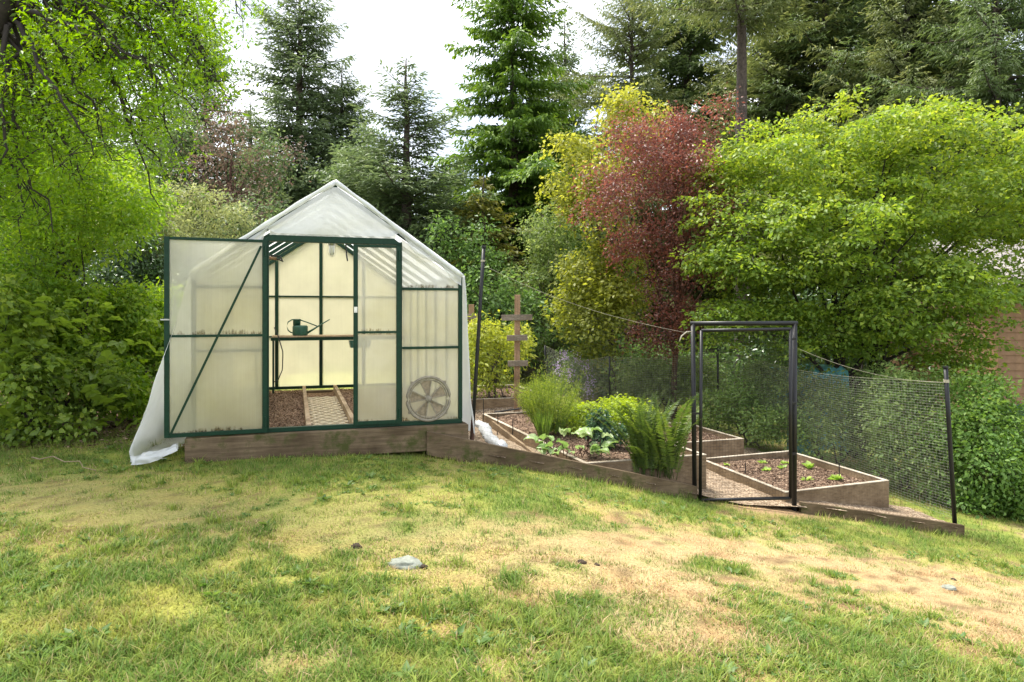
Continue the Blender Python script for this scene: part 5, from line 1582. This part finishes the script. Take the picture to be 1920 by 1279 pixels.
shrub('pale sage-green shrub above the dark holly', [EL(285, 410, 10.8, .6, .5, .50), EL(250, 360, 11, .4, .4, .35)], basept(280, 10.9), 'lf_pale', 240, 46, (.06, .025), .2, 'bark', 'hedge_shrub', lg)
shrub('pale green shrub just left of the greenhouse roof', [EL(400, 380, 12.6, .35, .4, .42), EL(445, 410, 12.5, .35, .4, .35), EL(350, 400, 12.3, .45, .4, .4), EL(300, 380, 12, .4, .4, .45), EL(380, 440, 12.2, .6, .4, .35)], basept(390, 12.4), 'lf_pale', 170, 32, (.07, .026), .26, 'bark', 'hedge_shrub', lg)
# brambles, large leaves in threes: the biggest ones are parts
br = shrub('shaded bramble thicket with big leaves at the lower left', [EL(40, 690, 6.9, .65, .5, .5), EL(130, 720, 7.2, .55, .45, .38), EL(-20, 590, 6.7, .6, .5, .55), EL(190, 740, 7.6, .4, .4, .28), EL(40, 790, 6.9, .7, .35, .16)], basept(60, 7.1), 'lf_bram', 430, 30, (.058, .04), .17, 'bark_dark', 'bramble', None, .5, .35, .5, True, cat='bramble')
bb = np.array(br.location)
def biglf(name):
    s = []
    mids = np.zeros((1, 3))
    for (a, L, W) in ((0, .115, .085), (1.25, .085, .06), (-1.25, .085, .06)):
        s.append(leafset(mids, np.array([[math.sin(a), math.cos(a), -.12]]), np.array([[0, 0, 1.0]]), L, W, np.array([.6]), True, .18))
    return leafmesh(name, s)
blm = [biglf('bramble_leaf') for _ in range(3)]
for i in range(120):
    px, py = 310 * random.random() ** 1.2 - 5, 560 + 240 * random.random()
    if px + (py - 560) * .0 > 260 and py < 600: continue
    d = 6.5 + px / 310 * 1.0 - .25 * random.random()
    o = bpy.data.objects.new('leaf', blm[i % 3]); C.objects.link(o); o.parent = br
    if not blm[i % 3].materials: blm[i % 3].materials.append(M['lf_bram'])
    o.location = at(px, py, d) - bb
    o.rotation_euler = (R(30) + random.gauss(0, .35), random.gauss(0, .35), math.pi + random.gauss(0, .9))
    s = .75 + .7 * random.random(); o.scale = (s, s, s)

# litter of dry twigs at the foot of the hedge
for i, (a, b, lb) in enumerate((((170, 800), (250, 788), 'longest bleached twig lying under the hedge'), ((110, 790), (190, 776), 'dry brown twig at the foot of the brambles'), ((200, 778), (235, 770), 'short dry twig nearest the white film'), ((60, 864), (180, 890), 'thin pale twig lying in the grass at the left'))):
    p, q_ = ghit(*a), ghit(*b)
    p[2] += .03; q_[2] += .035
    tag(MB().tube(curve_pts(p, q_, .04, 8, .012), np.linspace(.006, .003, 8), 6).build('twig', M['twig'], smooth=True), lb, 'twig', 'dry twigs on the ground')
k = 2600
lx = -5.6 + 2.9 * rng.random(k); ly = 6.5 + 1.9 * rng.random(k)
ok = (np.abs(lx + .60 * ly) < .9)
lx, ly = lx[ok], ly[ok]; k = len(lx)
c_ = np.stack([lx, ly, gz(lx, ly) + .012], 1)
tag(link('leaf_litter', leafmesh('leaf_litter', [leafset(c_, rvec(k) * np.array([1, 1, .2]), rvec(k) + np.array([0, 0, 1.3]), .03 + .04 * rng.random(k), .014 + .016 * rng.random(k), rng.random(k), cup=.3)]), M['chips']), 'brown dead leaves lying under the left hedge', 'leaf litter', kind='stuff')

# ------------------------------------------------------------------ plants of the beds
def local_tree(*a, **k): return shrub(*a, **k)
def gp_(px, py, d): return at(px, py, d)
bz = c2[2] - .05
shrub('bushy yellow-green canes crowding the far raised bed', [EL(915, 640, 11.8, .42, .4, .45), EL(890, 690, 11.5, .34, .35, .34), EL(965, 655, 12.0, .32, .35, .38), EL(925, 715, 11.4, .4, .3, .18)], at(920, 752, 11.6), 'lf_cane', 165, 26, (.085, .038), .26, 'bark', 'raspberry_canes', None, .5, .35, .3, cat='canes')
# feathery herb
hb = thing('fennel', 'feathery yellow-green herb clump in the middle bed', 'herb', at(1030, 808, 8.7))
sets = []; mb = MB()
for i in range(150):
    a = rng.random() * 6.28; rr = .36 * math.sqrt(rng.random()); hh = (.42 + .30 * rng.random()) * (1.15 - .9 * rr)
    if rng.random() < .06: hh += .2
    root = np.array([math.cos(a), math.sin(a), 0]) * rr * .45; tip = np.array([math.cos(a), math.sin(a), 0]) * rr * 1.25 + np.array([0, 0, hh])
    cp = curve_pts(root, tip, .06, 6, .01)
    mb.tube(cp, np.linspace(.004, .0015, 6), 3, cap=False)
    k = 60
    t = (.25 + .75 * rng.random(k))
    p = np.stack([np.interp(t * 5, np.arange(6), cp[:, j]) for j in range(3)], 1) + rng.normal(size=(k, 3)) * .03
    sets.append(leafset(p, rvec(k) + np.array([0, 0, .9]), rvec(k), .05, .0055, rng.random(k)))
link('foliage', leafmesh('fennel_leaves', sets), M['lf_herb'], hb); mb.build('stems', M['lf_chive'], hb)
shrub('low spreading mint carpet behind the fern', [EL(1150, 775, 9.1, .45, .5, .16), EL(1090, 772, 9.3, .45, .5, .15), EL(1190, 790, 8.8, .25, .3, .14), EL(1125, 795, 8.7, .3, .2, .12), EL(1060, 790, 9.0, .3, .3, .14), EL(1200, 770, 9.4, .4, .4, .15)], at(1140, 800, 9.1), 'lf_mint', 460, 34, (.05, .028), .11, 'bark', 'mint', None, .8, .35, .3, cat='herb', nl=6)
shrub('compact dark green herb bush left of the fern', [EL(1138, 806, 8.0, .22, .2, .16)], at(1138, 830, 8.0), 'lf_deep', 110, 34, (.04, .022), .08, 'bark_dark', 'sage', None, .5, .4, .4, cat='herb', nl=5)
# chives
ch = thing('chives', 'upright clump of chives at the left of the herb bed', 'herb', at(1019, 822, 8.0))
sets = []
k = 130
a = rng.random(k) * 6.28; r_ = .06 * np.sqrt(rng.random(k))
b0 = np.stack([r_ * np.cos(a), r_ * np.sin(a), np.zeros(k)], 1)
sets.append(leafset(b0, np.stack([np.cos(a) * .16, np.sin(a) * .16, np.ones(k)], 1) + rng.normal(size=(k, 3)) * .06, rvec(k), .22 + .14 * rng.random(k), .008, rng.random(k)))
link('foliage', leafmesh('chive_leaves', sets), M['lf_chive'], ch)
# broad-leaved plant, every leaf a part
rh_ = thing('rhubarb', 'low plant with broad pale leaves hanging over the front of the herb bed', 'leafy plant', at(1070, 856, 7.35))
rb_ = np.array(rh_.location)
def broad(seed):
    r2 = np.random.default_rng(seed); n, m = 9, 7
    P_ = np.zeros((n, m, 3))
    for i in range(n):
        t = i / (n - 1); wdt = .075 * math.sin(math.pi * min(1, t * .93 + .07)) ** .7 * (1.15 - .5 * t)
        for j in range(m):
            s = (j / (m - 1) - .5) * 2
            P_[i, j] = (s * wdt * (1 + .10 * r2.normal() * abs(s)), t * .20, .03 * abs(s) + .05 * math.sin(t * 2.6) - .05 * t * t + .008 * r2.normal())
    return gridmesh('broad_leaf', P_, True, {'rnd': np.full(n * m, r2.random())})
bms = [broad(s) for s in range(5)]
for b_ in bms: b_.materials.append(M['lf_rhub'])
for i in range(34):
    px = 1008 + 128 * random.random(); py = 818 + 36 * random.random()
    if i < 6: px, py = (1058 + i * 9, 812 + 4 * random.random())
    o = bpy.data.objects.new('leaf', bms[i % 5]); C.objects.link(o); o.parent = rh_
    d = 7.5 - (py - 818) * .008 + .1 * random.random()
    o.location = at(px, py, d) - rb_
    az = math.atan2(px - 1070, 30) if random.random() < .7 else random.uniform(-3, 3)
    o.rotation_euler = (random.gauss(.25, .3), random.gauss(0, .25), math.pi + az + random.gauss(0, .5))
    s = .5 + .45 * random.random(); o.scale = (s, s, s)
mb = MB()
for i in range(26):
    a = at(1015 + 115 * random.random(), 850 + 8 * random.random(), 7.42); b = a + np.array([random.gauss(0, .08), random.gauss(0, .08), .10 + .06 * random.random()])
    mb.tube(curve_pts(a - rb_, b - rb_, .02, 5), .005, 5)
mb.build('stalks', M['bark_red'], rh_, smooth=True)['kind'] = 'stuff'

# sword fern: each frond a part
fe = thing('sword_fern', 'big upright sword fern growing at the gate end of the front board', 'fern', at(1228, 896, 7.17))
fb_ = np.array(fe.location)
def frond_mesh(L, bend, seed):
    r2 = np.random.default_rng(seed)
    n = 46
    s = np.linspace(0, 1, n)
    ang = bend * s ** 1.7
    dy = np.cumsum(np.sin(ang)) / n * L; dz = np.cumsum(np.cos(ang)) / n * L
    c = np.stack([np.zeros(n), dy, dz], 1)
    tdir = np.stack([np.zeros(n), np.sin(ang), np.cos(ang)], 1)
    lk = L * .105 * np.clip(np.sin(np.pi * np.clip(s * .86 + .12, 0, 1)), .05, 1) ** .8
    sel = s > .12
    sets = []
    for sg in (-1, 1):
        ax = np.stack([np.full(n, sg * 1.0), tdir[:, 1] * .35, tdir[:, 2] * .35], 1) + r2.normal(size=(n, 3)) * .08
        no_ = np.stack([np.zeros(n), -tdir[:, 2], tdir[:, 1]], 1) + r2.normal(size=(n, 3)) * .15
        sets.append(leafset(c[sel], ax[sel], no_[sel], lk[sel], lk[sel] * .26, np.clip(.25 + .5 * r2.random() + .2 * r2.random(sel.sum()), 0, 1)))
    v, f, rn = sets[0][0], sets[0][1], sets[0][2]
    mb = MB().tube(c[::4], np.linspace(.005, .0015, len(c[::4])), 4)
    vv = np.concatenate(mb.v); qf = np.array([q for q in mb.f if len(q) == 4])
    sets.append((vv, [qf], np.full(len(vv), .35)))
    return leafmesh('frond', sets)
fms = [frond_mesh(.86 + .04 * i, .2 + .15 * i, 50 + i) for i in range(7)]
for m_ in fms: m_.materials.append(M['lf_fern'])
for i in range(54):
    k = random.randrange(7)
    o = bpy.data.objects.new('frond', fms[k]); C.objects.link(o); o.parent = fe
    o.location = (random.uniform(-.22, .22), random.uniform(-.06, .14), -.02)
    az = random.uniform(0, 6.28); tl = abs(random.gauss(.05, .2))
    o.rotation_euler = (-tl, 0, az)
    s = .55 + .5 * random.random(); o.scale = (s, s, s)
for (px, py, mx_) in ((1150, 757, .9), (1165, 770, .8)):   # the fronds that lean right out
    o = bpy.data.objects.new('frond', fms[4]); C.objects.link(o); o.parent = fe
    e = at(px, py, 7.15) - fb_
    o.location = (e[0] * .25, .02, .0)
    o.rotation_euler = (-mx_ * .55, 0, math.pi / 2 if e[0] < 0 else -math.pi / 2)
    o.scale = (1.05,) * 3
# lettuces
def lettuce_mesh(seed):
    r2 = np.random.default_rng(seed); sets = []
    for k in range(11):
        a = r2.random() * 6.28; up = .35 + 1.1 * r2.random()
        L = .06 + .05 * r2.random()
        sets.append(leafset(np.zeros((1, 3)), np.array([[math.cos(a), math.sin(a), up]]), np.array([[-math.cos(a) * up, -math.sin(a) * up, 1.0]]), L, L * .7, np.array([r2.random()]), True, .25))
    return leafmesh('lettuce_leaves', sets)
zs = c1[2] - .07
lts = [(1362, 871, 'smallest lettuce in the far left corner of the right bed'), (1431, 869, 'lettuce in the back row of the right bed, left one'), (1437, 883, 'lettuce in the second row just left of the gate stile'), (1472, 870, 'lettuce in the back row right behind the gate stile'),
       (1468, 880, 'lettuce hidden beside the gate stile'), (1517, 876, 'leafy lettuce right of the gate post, back row'), (1511, 901, 'lettuce nearest the front board of the right bed'), (1570, 899, 'largest rightmost lettuce in the right bed')]
for i, (px, py, lb) in enumerate(lts):
    p = onplane(px, py + 3, zs)
    t = thing('lettuce', lb, 'lettuce', p, (0, 0, i), 'young lettuces in the right bed')
    s = 1.15 if i in (5, 7) else (.6 if i == 0 else .95)
    o = link('leaves', lettuce_mesh(i), M['lf_lett'], t); o.scale = (s,) * 3

# ------------------------------------------------------------------ things on the lawn
def lump(name, label, cat, p, rx, ry, rz, mat, seed, flat=False, group=None):
    n, m = 18, 9
    P_ = np.zeros((n, m, 3)); r2 = np.random.default_rng(seed)
    for i in range(n):
        for j in range(m):
            a = 2 * math.pi * i / (n - 1); t = j / (m - 1) * math.pi / 2
            nz = 1 + .22 * (float(vnoise(math.cos(a) * 2 + 5, math.sin(a) * 2 + j * .5, seed)) - .5) * 2
            P_[i, j] = (rx * math.cos(a) * math.cos(t) ** (.35 if flat else .8) * nz, ry * math.sin(a) * math.cos(t) ** (.35 if flat else .8) * nz, rz * math.sin(t) * nz)
    P_[-1] = P_[0]; P_[:, -1, :2] = 0; P_[:, -1, 2] = P_[:, -1, 2].mean()
    o = link(name, gridmesh(name, P_), M[mat], None, p)
    return tag(o, label, cat, group)
lump('stepping_stone', 'pale grey flat stone set in the lawn in the foreground', 'stone', ghit(760, 1058) + [0, 0, -.012], .10, .075, .045, 'stone', 3, True)
lump('stepping_stone', 'small flat grey stone half buried in the dry grass at the right', 'stone', ghit(1778, 1104), .055, .04, .02, 'stone', 5, True)
for i, (px, py, r_, lb) in enumerate(((1090, 1056, .024, 'larger dark clod of earth on the dry lawn'), (1119, 1060, .014, 'smaller dark clod beside the larger one on the dry lawn'), (668, 1026, .026, 'dark clod of earth left of the pale stone'), (795, 1064, .018, 'dark crumb of earth touching the pale stone'), (1788, 1088, .018, 'dark clod beside the half buried stone'))):
    lump('earth_clod', lb, 'clod', ghit(px, py), r_ * 1.3, r_, r_ * .9, 'clod', 20 + i, False, 'clods of earth on the lawn')

# ------------------------------------------------------------------ teal tarp, shed, bin
tp_ = at(1512, 740, 12.0)
n, m = 40, 24
P_ = np.zeros((n, m, 3))
for i in range(n):
    for j in range(m):
        u, v = i / (n - 1), j / (m - 1)
        prof = v * 2.4
        y = -.45 + (0 if prof < .9 else min(.9, prof - .9)) ; z = (min(.9, prof) if prof < 1.8 else .9 - (prof - 1.8) * .9) * 1.55
        wv = (float(fbm(u * 8, v * 6, 33, 3)) - .5) * .12
        P_[i, j] = (-.53 + 1.06 * u, y - .35 * wv, z - .12 + wv * .7 - .06 * math.sin(u * math.pi * 2))
tp_[2] = -.75
tag(link('tarp', gridmesh('tarp', P_), M['teal'], None, tp_), 'wrinkled teal tarp over a heap behind the fence shrubs', 'tarp')

sx0 = at(1872, HOR, 13.0)
cz = -1.35
sh = thing('shed', 'tan clapboard shed half hidden behind the maple at the right edge', 'shed', (sx0[0], sx0[1], cz))
MB().box((2.0, 2.0, 1.6), (3.96, 3.96, 3.2)).build('wall', M['siding'], sh)
nb = 22; hb_ = 3.2 / nb
mm = MB()
mm.add([(0, -.0, 0), (4, 0, 0), (4, 0, hb_ * 1.1), (0, 0, hb_ * 1.1), (0, -.028, 0), (4, -.028, 0), (4, -.006, hb_ * 1.1), (0, -.006, hb_ * 1.1)], [(4, 5, 6, 7), (0, 3, 2, 1), (0, 1, 5, 4), (3, 7, 6, 2), (0, 4, 7, 3), (1, 2, 6, 5)])
sm = mm.mesh('siding_plank'); sm.materials.append(M['siding'])
for k in range(nb):
    o = link('siding_plank', sm, None, sh, (0, .02, k * hb_))
    o = link('siding_plank', sm, None, sh, (.02, 4, k * hb_)); o.rotation_euler = (0, 0, R(-90))
MB().box((-.008, -.008, 1.6), (.07, .07, 3.2)).build('corner_board', M['siding'], sh)
rf = MB().prism([(-.35, -.40, 3.15), (-.35, 2.0, 4.3), (-.35, 4.4, 3.15), (-.35, 4.4, 3.25), (-.35, 2.0, 4.42), (-.35, -.40, 3.25)], (4.7, 0, 0)).build('roof', M['shingle'], sh)
for r_ in range(8):
    for k in range(14):
        a = r_ / 8; y = -.40 + 2.4 * a; z = 3.262 + 1.165 * a
        if k == 0 and r_ == 0:
            q_ = MB(); q_.beam((0, 0, 0), (0, .33, .16), .30, .018); shm = q_.mesh('shingle'); shm.materials.append(M['shingle'])
        o = link('shingle', shm, None, rf, (-.2 + k * .335 + (r_ % 2) * .16 - .05, y, z + .01))
bn = thing('lidded_bin', 'dark box with a sloping green lid beside the shed wall', 'bin', (at(1925, 790, 11.5)[0], 11.5, -1.3))
MB().prism([(-.35, 0, 0), (.45, 0, 0), (.45, 0, 1.0), (-.35, 0, .9)], (0, .6, 0)).build('body', M['black_plastic'], bn, bevel=.02)
MB().prism([(-.42, -.05, .86), (.5, -.05, 1.18), (.5, -.05, 1.22), (-.42, -.05, .92)], (0, .7, 0)).build('lid', M['can_green'], bn, bevel=.008)
